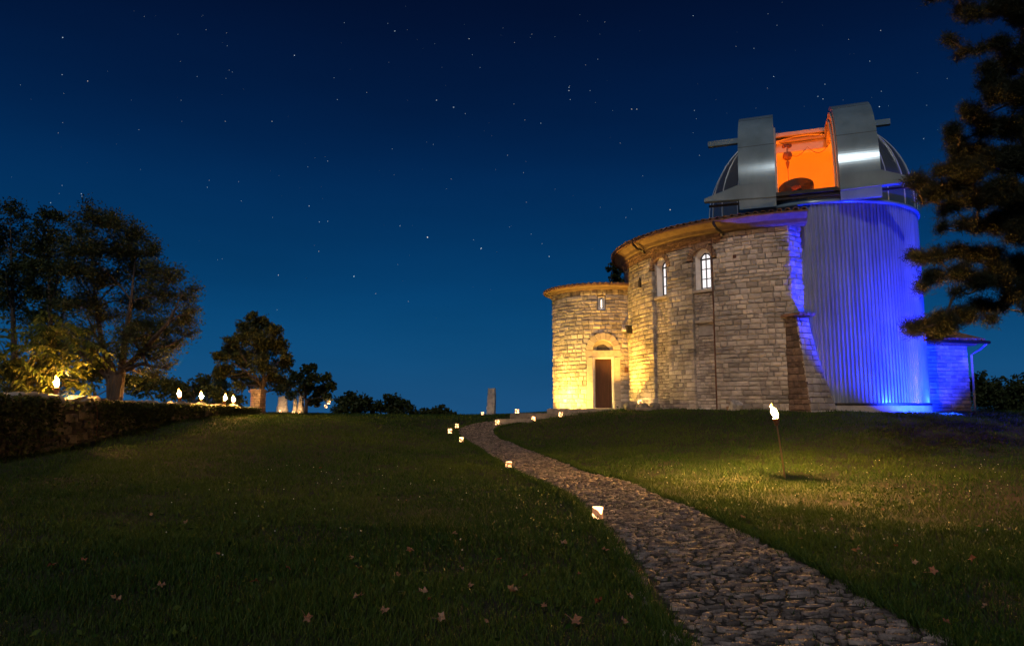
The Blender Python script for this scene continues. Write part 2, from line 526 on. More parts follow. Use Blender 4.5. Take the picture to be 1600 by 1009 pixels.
def pave_geom(st):
    s0, dl, u0, w = st
    tilt = rng.normal(0, 0.006, 4)
    h = 0.017 + rng.normal(0, .0042)
    n = 6 if w > .13 else 5
    pts = []
    cx_, cy_ = s0 + dl / 2, u0 + w / 2
    k = 8
    top, mid = [], []
    for i in range(k):
        a = 2 * math.pi * (i + .5) / k
        ca, sa = math.cos(a), math.sin(a)
        m_ = max(abs(ca), abs(sa)) ** 0.9
        r = rng.uniform(0.74, 1.05)
        du, ds = ca / m_ * w / 2 * r, sa / m_ * dl / 2 * r
        hh = h + tilt[0] * ca * 1.2 + tilt[1] * sa * 1.2
        mid.append((cx_ + ds, cy_ + du, hh - .005))
        top.append((cx_ + ds * .93, cy_ + du * .96, hh + rng.normal(0, .0022)))
    return [(a, b, -0.02) for a, b, _ in mid], mid, top, h + rng.normal(0, .004)
def make_pave(sts):
    V, F, T = [], [], []
    for st in sts:
        b, m_, t, hc = pave_geom(st)
        o = len(V); k = len(b)
        V += b + m_ + t + [(st[0] + st[1] / 2, st[2] + st[3] / 2, hc)]
        for i in range(k):
            j = (i + 1) % k
            F += [(o + i, o + k + i, o + k + j), (o + i, o + k + j, o + j), (o + k + i, o + 2 * k + i, o + 2 * k + j), (o + k + i, o + 2 * k + j, o + k + j),
                  (o + 2 * k + i, o + 3 * k, o + 2 * k + j)]
        T += [rng.beta(1.6, 1.8)] * (3 * k + 1)
    V = np.array(V)
    x, y = path_pt(V[:, 0], V[:, 1])
    z = gvec(x, y) + V[:, 2]
    return np.c_[x, y, z], np.array(F), np.array(T)
pave_n = [p for p in pave if path_pt(p[0], p[2])[1] > 3.7]
pave_n.sort(key=lambda p: -(p[1] * p[3]) / (path_pt(p[0], p[2])[1] ** 2.6))
near = set(id(p) for p in pave_n[:300])
for p in pave_n[:300]:
    V, F, T = make_pave([p])
    c = V.mean(0)
    o = link("paving_stone", np_mesh("paving_stone", V - c, F, T), PAVE, path)
    o.location = c
V, F, T = make_pave([p for p in pave if id(p) not in near])
tag(link("paving_stones", np_mesh("paving_stones", V, F, T), PAVE, path), kind="stuff")

# ------------------------------------------------------------------ masonry helpers
def stone_geom(P, u0, u1, z0, z1, d0, d1, rough=1.0):
    """one block: back at depth d0, rim and uneven face at about d1"""
    w, h = u1 - u0, z1 - z0
    e = 0.022 if min(w, h) > .14 else 0.15 * min(w, h)
    j = lambda a: random.uniform(-a, a) * rough
    b = [(u0, z0), (u1, z0), (u1, z1), (u0, z1)]
    dd = d1 + j(0.018)
    rim = [(u0 + j(.008), z0 + j(.007)), (u1 + j(.008), z0 + j(.007)), (u1 + j(.008), z1 + j(.007)), (u0 + j(.008), z1 + j(.007))]
    fr = [(u0 + e + j(.015), z0 + e + j(.012)), (u1 - e + j(.015), z0 + e + j(.012)), (u1 - e + j(.015), z1 - e + j(.012)), (u0 + e + j(.015), z1 - e + j(.012))]
    vs = [P(u, z, d0) for u, z in b] + [P(u, z, dd - e * .7 + j(.006)) for u, z in rim] + [P(u, z, dd + j(.008)) for u, z in fr]
    vs.append(P((u0 + u1) / 2 + j(w * .15), (z0 + z1) / 2 + j(h * .15), dd + 0.012 + j(.012)))
    fs = []
    for i in range(4):
        k = (i + 1) % 4
        fs += [(i, k, 4 + k, 4 + i), (4 + i, 4 + k, 8 + k, 8 + i), (8 + i, 8 + k, 12)]
    return vs, fs

def lay_courses(ua, ub, za, zb, ch, wr, hole=None, gap=0.013):
    """rectangles of coursed rubble; hole(z0,z1) -> list of (ua,ub) to leave out"""
    out = []
    z = za
    while z < zb - .04:
        h = random.uniform(*ch)
        if zb - (z + h) < ch[0] * .6: h = zb - z
        cuts = sorted(hole(z, z + h)) if hole else []
        spans, p = [], ua
        for a, b in cuts:
            if a > p: spans.append((p, min(a, ub)))
            p = max(p, b)
        if p < ub: spans.append((p, ub))
        for a, b in spans:
            u = a
            first = random.uniform(.5, 1)
            while u < b - .02:
                w = random.uniform(*wr) * first
                first = 1
                if b - (u + w) < wr[0] * .6: w = b - u
                out.append((u + gap / 2, u + w - gap / 2, z + gap / 2 + random.uniform(0, .006), z + h - gap / 2))
                u += w
        z += h
    return out

def set_stones(parent, P, items, m, n_parts, name="stone", plural="stones", d0=-0.16, rough=1.0, vis=None):
    """items = (u0,u1,z0,z1,d0,d1); the largest seen become parts, the rest one part of kind stuff"""
    def score(it):
        p = Vector(P((it[0] + it[1]) / 2, (it[2] + it[3]) / 2, it[5]))
        q = Vector(P((it[0] + it[1]) / 2, (it[2] + it[3]) / 2, it[5] + .1))
        v = (cam.location - p)
        fac = (q - p).normalized().dot(v.normalized())
        return max(fac, 0.0) * (it[1] - it[0]) * (it[3] - it[2]) / v.length_squared
    items = sorted(items, key=score, reverse=True)
    rest = MB()
    for i, it in enumerate(items):
        vs, fs = stone_geom(P, *it, rough=rough)
        tint = random.betavariate(1.6, 1.45)
        if i < n_parts:
            c = Vector(vs[-1])
            b = MB(); b.add([Vector(p) - c for p in vs], fs, tint)
            b.build(name, m, parent).location = c
        else:
            rest.add(vs, fs, tint)
    if rest.v:
        tag(rest.build(plural, m, parent), kind="stuff")

def arch_outline(w, z0, zs, n=12, r=None):
    """left bottom -> up -> round arch -> right bottom, (u,z)"""
    r = w / 2
    pts = [(-r, z0)]
    for i in range(n + 1):
        a = math.pi - math.pi * i / n
        pts.append((r * math.cos(a), zs + r * math.sin(a)))
    pts.append((r, z0))
    return pts

def offset_P(P, u0):
    return lambda u, z, d: P(u0 + u, z, d)

def wall_grid(P, us, zs, d, skip):
    """wall skin on depth d with rectangular openings; skip(u,z) tests a cell centre"""
    b = MB()
    nu = len(us)
    vs = [P(u, z, d) for z in zs for u in us]
    fs = []
    for j in range(len(zs) - 1):
        for i in range(nu - 1):
            if not skip((us[i] + us[i + 1]) / 2, (zs[j] + zs[j + 1]) / 2):
                fs.append((j * nu + i, j * nu + i + 1, (j + 1) * nu + i + 1, (j + 1) * nu + i))
    b.add(vs, fs)
    return b

def grid_lines(a, b, step, extra):
    n = max(2, int((b - a) / step))
    L = sorted(set([round(a + (b - a) * i / n, 4) for i in range(n + 1)] + [round(e, 4) for e in extra if a < e < b]))
    return L

def arched_window(parent, P, w_out, w_in, z0, zs, d_face, d_back, rect, glow, bars, name="window", frame_m=DARKMETAL):
    """splayed plaster reveal, frame bars and lit panes; rect = (u0,u1,z0,z1) hole in the wall skin"""
    n = 12
    fo = arch_outline(w_out, z0, zs, n)
    bo = arch_outline(w_in, z0 + .05, zs, n)
    b = MB()
    k = len(fo)
    u0, u1, ra, rb = rect
    def to_rect(u, z):
        if z <= zs: return (u0 if u < 0 else u1, z)
        a = math.atan2(z - zs, u)
        ca, sa = math.cos(a), math.sin(a)
        t = min([(u1 / ca) if ca > 1e-6 else 1e9, (u0 / ca) if ca < -1e-6 else 1e9, ((rb - zs) / sa) if sa > 1e-6 else 1e9])
        return (t * ca, zs + t * sa)
    ro = [to_rect(u, z) for u, z in fo]
    vs = [P(u, z, d_face) for u, z in ro] + [P(u, z, d_face) for u, z in fo] + [P(u, z, d_back) for u, z in bo]
    fs = []
    for i in range(k - 1):
        fs += [(i, i + 1, k + i + 1, k + i), (k + i, k + i + 1, 2 * k + i + 1, 2 * k + i)]
    fs.append((k, 2 * k, 3 * k - 1, 2 * k - 1))
    b.add(vs, fs)
    win = b.build(name, PLASTER, parent)
    ti = w_in / 2
    # frame: outer arched bar + mullion + transoms
    fr = MB()
    df = d_back + 0.02
    inner = [(u * (1 - .09 / w_in), z if i not in (0, len(bo) - 1) else z + .045) for i, (u, z) in enumerate(bo)]
    inner = [(u, zs + (z - zs) * (1 - .09 / w_in) if z > zs else z) for u, z in inner]
    vs = [P(u, z, df + .03) for u, z in bo] + [P(u, z, df + .03) for u, z in inner] + [P(u, z, df - .03) for u, z in inner]
    fs = []
    for i in range(len(bo) - 1):
        q = len(bo)
        fs += [(i, i + 1, q + i + 1, q + i), (q + i, q + i + 1, 2 * q + i + 1, 2 * q + i)]
    q = len(bo)
    fs += [(0, q, 2 * q - 1, q - 1), (q, 2 * q, 3 * q - 1, 2 * q - 1)]
    fr.add(vs, fs)
    top = zs + ti
    zl = z0 + .05
    if bars:
        def bar(ua, ub, za, zb):
            fr.prism([(ua, za), (ub, za), (ub, zb), (ua, zb)], P, df - .02, df + .025)
        bar(-.018, .018, zl + .03, top - .03)
        zz = [zl + (zs - zl) * i / bars for i in range(1, bars + 1)]
        for z in zz:
            bar(-ti + .03, ti - .03, z - (.03 if z == zz[-1] else .014), z + (.03 if z == zz[-1] else .014))
    fr.build("window_frame", frame_m, win)
    # panes
    dp = d_back + 0.005
    if bars:
        levels = [zl] + zz
        for i in range(len(levels) - 1):
            for sd in (-1, 1):
                a, c = sorted((sd * .018, sd * (ti - .02)))
                MB().add([P(a, levels[i], dp), P(c, levels[i], dp), P(c, levels[i + 1], dp), P(a, levels[i + 1], dp)], [(0, 1, 2, 3)]).build("pane", glow, win)
        for sd in (-1, 1):
            pts = [(0.018 * sd, zs)] + [(sd * (ti - .01) * math.cos(a), zs + (ti - .01) * math.sin(a)) for a in [math.pi / 2 * i / 6 for i in range(7)]]
            MB().add([P(u, z, dp) for u, z in pts], [tuple(range(len(pts)))]).build("pane", glow, win)
    else:
        MB().add([P(u, z, dp) for u, z in bo], [tuple(range(len(bo)))]).build("pane", glow, win)
    return win

# ------------------------------------------------------------------ round hall
HC, HR = (12.6, 32.8), 7.25
A_CORNER = 251.6
def hallP(u, z, d):           # u = metres of arc, growing to the right seen from outside (from angle 180 deg)
    a = math.pi + u / HR
    return (HC[0] + (HR + d) * math.cos(a), HC[1] + (HR + d) * math.sin(a), z)
def hu(deg): return R_(deg - 180) * HR
hall = thing("round_hall", "round pale stone hall with two lit arched windows and tiled eaves beside the metal tower", "building")
# all parts are modelled in place
Z_H0, Z_H1 = 0.7, 8.02
rec = [(hu(203.9), hu(211.2)), (hu(221.6), hu(228.5))]
wins = []
for (a, b) in rec:
    wins.append(((a + b) / 2, min(.86, b - a)))
CORE = -0.17
holes = []
for i, (c, w) in enumerate(wins):
    z0, zs = (5.93, 7.12)
    holes.append((c - .36, c + .36, z0 - .02, zs + .44))
u_l, u_r = hu(100), hu(A_CORNER)
us = grid_lines(u_l, u_r, .45, [v for h in holes for v in h[:2]])
zs_ = grid_lines(Z_H0, 8.45, .7, [v for h in holes for v in h[2:]])
wall_grid(hallP, us, zs_, CORE, lambda u, z: any(h[0] < u < h[1] and h[2] < z < h[3] for h in holes)).build("wall", MORTAR, hall)
# return wall beside the metal tower (its own direction)
c0 = Vector(hallP(u_r, 0, 0))
rd = Vector((0.82, 0.57, 0)).normalized()
def returnP(u, z, d):
    n = Vector((rd.y, -rd.x, 0))
    p = c0 + rd * u + n * d
    return (p.x, p.y, z)
MB().add([returnP(0, Z_H0, -.1), returnP(1.2, Z_H0, -.1), returnP(1.2, 8.45, -.1), returnP(0, 8.45, -.1)], [(0, 1, 2, 3)]).build("return_wall", MORTAR, hall)

ZSP = 7.12          # springing of the blind arches
def rec_halfwidth(i, z, extra=0.0):
    a, b = rec[i]
    w = (b - a) / 2 + extra
    if z <= ZSP: return w if extra == 0 or z > ZSP - .05 else (b - a) / 2
    d = z - ZSP
    return math.sqrt(max(w * w - d * d, 0)) if d < w else 0
def main_hole(z0, z1):
    zm = (z0 + z1) / 2
    out = []
    for i, (a, b) in enumerate(rec):
        w = rec_halfwidth(i, zm, .22 if zm > ZSP else 0)
        if w > 0.02: out.append(((a + b) / 2 - w, (a + b) / 2 + w))
    return out
items = []
# left flank, two courses of frieze stay brick; heights vary along the wall
for r_ in lay_courses(hu(168), u_r - .0, 1.02, 7.66, (.13, .23), (.16, .46), main_hole):
    items.append((*r_, CORE - .02, 0.0))
for r_ in lay_courses(hu(230), u_r, 7.66, 8.02, (.15, .2), (.2, .46)):
    items.append((*r_, CORE - .02, 0.0))
# recess fields: smaller stones, set back
def win_hole(i):
    c, w = wins[i]
    def f(z0, z1):
        out = []
        if z1 > 5.83: out.append((c - .36, c + .36))
        if i == 1 and 4.10 < (z0 + z1) / 2 < 4.62: out.append((c - .30, c + .34))
        return out
    return f
for i, (a, b) in enumerate(rec):
    for r_ in lay_courses(a + .01, b - .01, 1.05, ZSP + .25, (.095, .145), (.13, .30), win_hole(i), .012):
        items.append((*r_, CORE - .02, -0.115))
# quoins at the corner
z = 1.05
k = 0
set_stones(hall, hallP, items, LIME, 300)
ret = []
for r_ in lay_courses(0.02, 1.15, 1.1, 8.3, (.17, .25), (.25, .5)):
    ret.append((*r_, -.12, 0.0))
rest = MB()
for it in ret:
    vs, fs = stone_geom(returnP, *it)
    rest.add(vs, fs, random.random())
tag(rest.build("return_stones", LIME, hall), kind="stuff")
# arches of radial bricks over the recesses
for i, (a, b) in enumerate(rec):
    c = (a + b) / 2
    ri, ro = (b - a) / 2 - .005, (b - a) / 2 + .20
    nb = 17
    for k in range(nb):
        a0 = math.pi * k / nb + .018
        a1 = math.pi * (k + 1) / nb - .018
        q = [(c - math.cos(t) * r, ZSP + math.sin(t) * r) for t, r in ((a0, ri), (a1, ri), (a1, ro), (a0, ro))]
        bm = MB(); bm.prism(q, hallP, CORE, .012 + random.uniform(-.01, .012), random.random())
        bm.build("arch_brick", BRICK, hall)
    MB().prism([(c - .42, 5.80), (c + .42, 5.80), (c + .42, 5.91), (c - .42, 5.91)], hallP, CORE - .02, -.03).build("sill", LIME_SMOOTH, hall)
    h = holes[i]
    arched_window(hall, offset_P(hallP, c), .70, .50, 5.93, ZSP + .05, CORE + .002, CORE - .26, (-.36, .36, 5.91, ZSP + .44), WINDOWGLOW, 3)
# niche with slab in the second recess
c = wins[1][0]
MB().prism([(c - .30, 4.10), (c + .34, 4.10), (c + .34, 4.62), (c - .30, 4.62)], hallP, CORE - .04, CORE + .015).build("niche_panel", CONCRETE, hall)
MB().prism([(c - .36, 4.60), (c + .40, 4.60), (c + .40, 4.70), (c - .36, 4.70)], hallP, CORE, -.02).build("niche_lintel", LIME_SMOOTH, hall)
# brick frieze under the eaves: three corbelled rows
fr = MB()
for row, (z0, z1, d) in enumerate(((7.68, 7.79, .02), (7.80, 7.90, .05), (7.91, 8.02, .09))):
    u = hu(150)
    while u < hu(231):
        w = random.uniform(.16, .24)
        fr.prism([(u, z0), (u + w - .014, z0), (u + w - .014, z1), (u, z1)], hallP, CORE, d + random.uniform(-.008, .008), random.random())
        u += w
tag(fr.build("frieze_bricks", BRICK, hall), kind="stuff")
# cornice / soffit, fascia and roof
A0, A1 = R_(95), R_(256.5)
co_ = MB(); co_.lathe([(HR - .3, 8.03), (HR + .06, 8.03), (HR + .16, 8.10), (HR + .20, 8.22), (HR + .46, 8.36), (HR + .48, 8.40)], (HC[0], HC[1], 0), 72, A0, A1)
co_.build("cornice", SOFFIT, hall)
ed = MB(); ed.lathe([(HR + .50, 8.37), (HR + .58, 8.37), (HR + .58, 8.44), (HR + .50, 8.47), (3.6, 9.12), (3.6, 8.4)], (HC[0], HC[1], 0), 72, A0, A1)
roof = ed.build("roof", TILE, hall)
MB().add([(HC[0] + r * math.cos(A1), HC[1] + r * math.sin(A1), z) for r, z in ((HR - .3, 8.03), (HR + .06, 8.03), (HR + .16, 8.10), (HR + .22, 8.22), (HR + .50, 8.36), (HR + .58, 8.37), (HR + .58, 8.44), (HR + .50, 8.47), (3.6, 9.12), (3.6, 8.03))],
         [tuple(range(10))]).build("eave_end", SOFFIT, hall)
# barrel tiles along the eaves
na = 78
for k in range(na):
    a = A0 + (A1 - A0) * (k + .5) / na
    if math.degrees(a) < 150: continue
    b = MB()
    rr = .085
    ro, ri = HR + .62 + random.uniform(-.02, .03), HR - .1
    ca, sa = math.cos(a), math.sin(a)
    tvec = Vector((-sa, ca, 0)); rvec = Vector((ca, sa, 0))
    vs, fs = [], []
    for (r, zc, q) in ((ro, 8.45, rr * 1.1), (ri, 8.62, rr * .9)):
        for j in range(6):
            t = math.pi * j / 5
            p = Vector((HC[0], HC[1], zc + random.uniform(-.004, .004))) + rvec * r + tvec * math.cos(t) * q
            p.z += math.sin(t) * q
            vs.append(p)
        for j in range(6):
            t = math.pi * j / 5
            p = Vector((HC[0], HC[1], zc)) + rvec * r + tvec * math.cos(t) * q * .78
            p.z += math.sin(t) * q * .78
            vs.append(p)
    for j in range(5):
        fs += [(j, j + 1, 12 + j + 1, 12 + j), (6 + j, 6 + j + 1, j + 1, j), (6 + j + 1, 6 + j, 18 + j, 18 + j + 1)]
    b.add(vs, fs, random.random())
    b.build("roof_tile", TILE, roof)
tl = MB()
for k in range(na):
    a = A0 + (A1 - A0) * (k + .5) / na
    ca, sa = math.cos(a), math.sin(a)
    for (r0, r1) in ((HR - .05, HR - .9), (HR - .85, HR - 1.8), (HR - 1.75, HR - 2.8)):
        z = lambda r: 8.47 + (HR + .5 - r) * .156
        tl.tube([(HC[0] + r0 * ca, HC[1] + r0 * sa, z(r0) + .04), (HC[0] + r1 * ca, HC[1] + r1 * sa, z(r1) + .02)], [.085, .07], 6, True, random.random())
tag(tl.build("roof_tiles", TILE, roof), kind="stuff")
# drain elbows under the eaves and one downpipe
for deg in (199.5, 231.5):
    u = hu(deg)
    MB().tube([hallP(u, 8.40, .56), hallP(u, 8.28, .54), hallP(u + .05, 8.12, .40), hallP(u + .18, 7.98, .16), hallP(u + .2, 7.88, .10)], [.05, .05, .05, .05, .045], 10).build("drain_elbow", DARKMETAL, hall)
u = rec[1][1] + .06
MB().tube([hallP(u, 7.85, .05), hallP(u, 1.12, .05)], .03, 8).build("downpipe", COPPER, hall)
# wall lamp, anchor plate and plinth course
b = MB()
b.prism([(hu(187) - .10, 4.60), (hu(187) + .10, 4.60), (hu(187) + .12, 4.88), (hu(187) - .12, 4.88)], hallP, 0.0, .22)
b.prism([(hu(187) - .16, 4.88), (hu(187) + .16, 4.88), (hu(187) + .10, 4.95), (hu(187) - .10, 4.95)], hallP, 0.0, .28)
b.build("wall_lantern", DARKMETAL, hall)
b = MB()
b.prism([(hu(196) - .12, 6.55), (hu(196) + .10, 6.50), (hu(196) + .12, 6.75), (hu(196) + .02, 6.95), (hu(196) - .10, 6.78)], hallP, 0.0, .05)
b.build("wall_vent", DARKMETAL, hall)
b = MB()
b.prism([(hu(236) - .07, 6.97), (hu(236) + .06, 6.97), (hu(236) + .06, 7.1), (hu(236) - .07, 7.1)], hallP, 0.0, .03)
b.build("iron_plate", COPPER, hall)
pl = MB()
u = hu(185)
while u < u_r - .1:
    w = random.uniform(.4, .8)
    w = min(w, u_r - u)
    pl.prism([(u, .75), (u + w - .015, .75), (u + w - .015, 1.22 + random.uniform(-.05, .08)), (u, 1.22 + random.uniform(-.05, .08))], hallP, CORE, .07 + random.uniform(-.02, .03), random.random())
    u += w
tag(pl.build("plinth_stones", LIME, hall), kind="stuff")

# ------------------------------------------------------------------ buttress at the hall corner
butt = thing("stone_buttress", "battered stone buttress leaning on the hall corner below the blue strip", "buttress")
bo = Vector((10.02, 25.95, 0))
bf = Vector((0.50, -0.866, 0)); bs = Vector((0.866, 0.50, 0))
def butt_len(z): return 0.52 + (4.55 - z) * .13
def butt_wid(z): return 0.66 + max(0, 4.55 - z) ** 1.45 * .135
b = MB()
lv = [0.6 + i * (3.95 / 8) for i in range(9)]
vs = []
for z in lv:
    L, W = butt_len(z) - .05, butt_wid(z) - .05
    for (q, w) in ((0, .04), (L, .04), (L, W), (0, W)):
        p = bo + bf * q + bs * w
        vs.append((p.x, p.y, z))
fs = [(0, 1, 2, 3), tuple(len(vs) - 4 + i for i in range(4))]
for i in range(8):
    for k in range(4):
        fs.append((i * 4 + k, i * 4 + (k + 1) % 4, (i + 1) * 4 + (k + 1) % 4, (i + 1) * 4 + k))
b.add(vs, fs); b.build("core", MORTAR, butt)
def buttLeft(u, z, d):        # u 0 = outer edge .. 1 = wall ; scaled by length
    p = bo + bf * (butt_len(z) * (1 - u)) - bs * d
    return (p.x, p.y, z)
def buttFront(u, z, d):
    p = bo + bf * (butt_len(z) + d) + bs * (butt_wid(z) * u)
    return (p.x, p.y, z)
def buttRight(u, z, d):
    p = bo + bf * (butt_len(z) * u) + bs * (butt_wid(z) + d)
    return (p.x, p.y, z)
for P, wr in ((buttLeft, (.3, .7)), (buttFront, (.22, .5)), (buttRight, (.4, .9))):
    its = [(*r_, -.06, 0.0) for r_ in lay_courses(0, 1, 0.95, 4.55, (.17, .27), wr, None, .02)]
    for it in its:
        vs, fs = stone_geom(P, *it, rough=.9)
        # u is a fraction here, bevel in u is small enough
        b = MB(); b.add(vs, fs, random.random()); b.build("stone", SHADED_STONE if P is buttLeft else LIME, butt)
b = MB()
for i in range(6):
    q = -0.05 + i * .145
    p = bo + bf * (.3) + bs * (q + .05)
    b.box((p.x, p.y, 4.63 + .03 * (i % 2)), (.135, .82, .10), math.atan2(bf.y, bf.x) - math.pi / 2, random.random())
b.build("cap_tiles", TILE, butt)

# ------------------------------------------------------------------ entrance tower
TC_, TR = (4.46, 35.0), 2.52
tower = thing("entrance_tower", "low round stone tower with arched doorway lit yellow from below", "building")
TB0 = -96.5                                     # door azimuth
def towerP(u, z, d):
    a = R_(TB0) + u / TR
    return (TC_[0] + (TR + d) * math.cos(a), TC_[1] + (TR + d) * math.sin(a), z)
FL = 1.26
TCORE = -0.14
door_h = (-.47, .47, FL, FL + 2.32)
slit_u = -.05
slit_h = (slit_u - .17, slit_u + .17, 5.76, 6.42)
ty_h = (-.45, .45, FL + 2.66, FL + 3.12)
hs = [door_h, slit_h]
us = grid_lines(-3.9, 3.9, .3, [v for h in hs for v in h[:2]])
zz = grid_lines(.8, 6.9, .6, [v for h in hs for v in h[2:]])
wall_grid(towerP, us, zz, TCORE, lambda u, z: any(h[0] < u < h[1] and h[2] < z < h[3] for h in hs)).build("wall", MORTAR, tower)
def thole(z0, z1):
    zm = (z0 + z1) / 2
    out = []
    if zm < FL + 2.62: out.append((-.78, .78))
    elif zm < FL + 3.42:
        w = math.sqrt(max(.80 ** 2 - (zm - FL - 2.62) ** 2, 0))
        out.append((-w, w))
    if 5.74 < zm < 6.46: out.append((slit_u - .19, slit_u + .19))
    return out
items = [(*r_, TCORE - .02, 0.0) for r_ in lay_courses(-3.3, 2.6, FL - .12, 6.72, (.13, .23), (.16, .40), thole)]
set_stones(tower, towerP, items, LIME, 300)
# portal: jamb blocks, lintel, arch stones, tympanum
for sd in (-1, 1):
    for (za, zb) in ((FL - .02, FL + .36), (FL + .375, FL + 1.2), (FL + 1.215, FL + 2.30)):
        a, c = sorted((sd * .475, sd * .76))
        MB().prism([(a, za), (c, za), (c, zb), (a, zb)], towerP, TCORE - .25, .05 + (.03 if zb < FL + .5 else 0), random.random()).build("jamb_stone", LIME_SMOOTH, tower)
MB().prism([(-.80, FL + 2.315), (.80, FL + 2.315), (.80, FL + 2.63), (-.80, FL + 2.63)], towerP, TCORE - .25, .07, .6).build("lintel", LIME_SMOOTH, tower)
nv = 9
for k in range(nv):
    a0 = math.pi * k / nv + .008; a1 = math.pi * (k + 1) / nv - .008
    am = (a0 + a1) / 2
    q = [(math.cos(math.pi - t) * r, FL + 2.64 + math.sin(t) * r) for t, r in ((a0, .47), (am, .47), (a1, .47), (a1, .78), (am, .785), (a0, .78))]
    MB().prism(q, towerP, TCORE - .02, .045 + random.uniform(-.005, .005), random.random()).build("arch_stone", LIME_SMOOTH, tower)
ty = arch_outline(.94, FL + 2.64, FL + 2.65, 14)
MB().prism(ty, towerP, TCORE - .02, TCORE + .02, .4).build("tympanum", CONCRETE, tower)
# pale inner frame and the door leaf
for sd in (-1, 1):
    a, c = sorted((sd * .41, sd * .472))
    MB().prism([(a, FL), (c, FL), (c, FL + 2.30), (a, FL + 2.30)], towerP, TCORE - .22, -.02, 1).build("door_frame", PLASTER, tower)
MB().prism([(-.472, FL + 2.25), (.472, FL + 2.25), (.472, FL + 2.31), (-.472, FL + 2.31)], towerP, TCORE - .22, -.022, 1).build("door_frame", PLASTER, tower)
dl = MB()
dl.prism([(-.409, FL + .01), (.409, FL + .01), (.409, FL + 2.248), (-.409, FL + 2.248)], towerP, TCORE - .16, TCORE - .11)
door = dl.build("door", WOODDOOR, tower)
for i in range(5):
    a = -.40 + i * .16
    MB().prism([(a + .004, FL + .03), (a + .153, FL + .03), (a + .153, FL + 2.23), (a + .004, FL + 2.23)], towerP, TCORE - .109, TCORE - .095 + random.uniform(0, .004)).build("plank", WOODDOOR, door)
MB().tube([towerP(.33, FL + 1.0, TCORE - .09), towerP(.33, FL + 1.0, TCORE - .03), towerP(.24, FL + 1.0, TCORE - .03)], .012, 6).build("handle", DARKMETAL, door)
MB().prism([(-.7, FL - .1), (.7, FL - .1), (.7, FL + .005), (-.7, FL + .005)], towerP, TCORE - .2, .14).build("threshold", LIME_SMOOTH, tower)
arched_window(tower, offset_P(towerP, slit_u), .27, .16, 5.80, 6.25, TCORE + .003, TCORE - .2, (-.17, .17, 5.76, 6.42), SLITGLOW, 0, "slit_window")
b = MB(); b.prism([(.98, FL + 1.62), (1.14, FL + 1.62), (1.14, FL + 1.86), (.98, FL + 1.86)], towerP, -.02, .045); b.build("intercom", COPPER, tower)
b = MB()
b.tube([towerP(.95, 4.82, -.02), towerP(.95, 4.84, .10), towerP(1.0, 4.78, .26)], [.035, .05, .05], 8)
b.box(towerP(.95, 4.84, .03), (.14, .14, .16))
b.build("camera_housing", PLASTER, tower)
# eave and roof
e = MB(); e.lathe([(TR - .2, 6.70), (TR + .04, 6.70), (TR + .08, 6.76), (TR + .10, 6.80), (TR + .30, 6.86), (TR + .31, 6.90)], (*TC_, 0), 48)
e.build("cornice", SOFFIT, tower)
e = MB(); e.lathe([(TR + .29, 6.88), (TR + .36, 6.88), (TR + .36, 6.94), (TR + .30, 6.96), (.9, 7.34), (0.02, 7.45)], (*TC_, 0), 48)
troof = e.build("roof", TILE, tower)
for k in range(44):
    a = R_(-200) + R_(230) * k / 43
    ca, sa = math.cos(a), math.sin(a)
    MB().tube([(TC_[0] + r * ca, TC_[1] + r * sa, z) for r, z in ((TR + .38, 6.93), (TR - .2, 7.02))], [.07, .06], 6, True, random.random()).build("roof_tile", TILE, troof)

# ------------------------------------------------------------------ observatory tower with dome
OC = Vector((12.8, 30.0, 0)); OR = 4.1
obs = thing("observatory_tower", "corrugated metal observatory tower with open silver dome glowing orange inside", "observatory", (OC.x, OC.y, 0), R_(-21))
# local frame: slit looks along -Y; +X is to the right and nearer
nr = 176
b = MB()
prof = []
for k in range(nr):
    t0 = 2 * math.pi * k / nr
    st = 2 * math.pi / nr
    for fr_, dr in ((0, 0), (.38, 0), (.5, .042), (.88, .042)):
        prof.append((t0 + st * fr_, OR - .04 + dr))
zl = [1.42, 3.2, 5.0, 6.8, 8.95]
vs = [(r * math.cos(t), r * math.sin(t), z) for z in zl for t, r in prof]
m_ = len(prof)
fs = [(j * m_ + i, j * m_ + (i + 1) % m_, (j + 1) * m_ + (i + 1) % m_, (j + 1) * m_ + i) for j in range(len(zl) - 1) for i in range(m_)]
b.add(vs, fs); b.build("cladding", STEEL, obs)
b = MB(); b.lathe([(OR - .1, .4), (OR + .06, .4), (OR + .06, 1.36), (OR - .1, 1.36)], (0, 0, 0), 96); b.build("plinth", CONCRETE, obs)
b = MB(); b.lathe([(OR - .06, 1.362), (OR + .07, 1.362), (OR + .07, 1.45), (OR - .06, 1.46)], (0, 0, 0), 96); b.build("base_flashing", DARKMETAL, obs)
b = MB(); b.lathe([(OR - .08, 8.9), (OR + .07, 8.9), (OR + .09, 8.94), (OR + .09, 9.02), (OR + .03, 9.06), (OR + .0, 9.06)], (0, 0, 0), 120); b.build("ring_beam", DOMEMETAL, obs, True)
b = MB(); b.lathe([(.02, 8.6), (OR - .15, 8.6)], (0, 0, 0), 48); b.build("observing_floor", BLACKPAINT, obs)
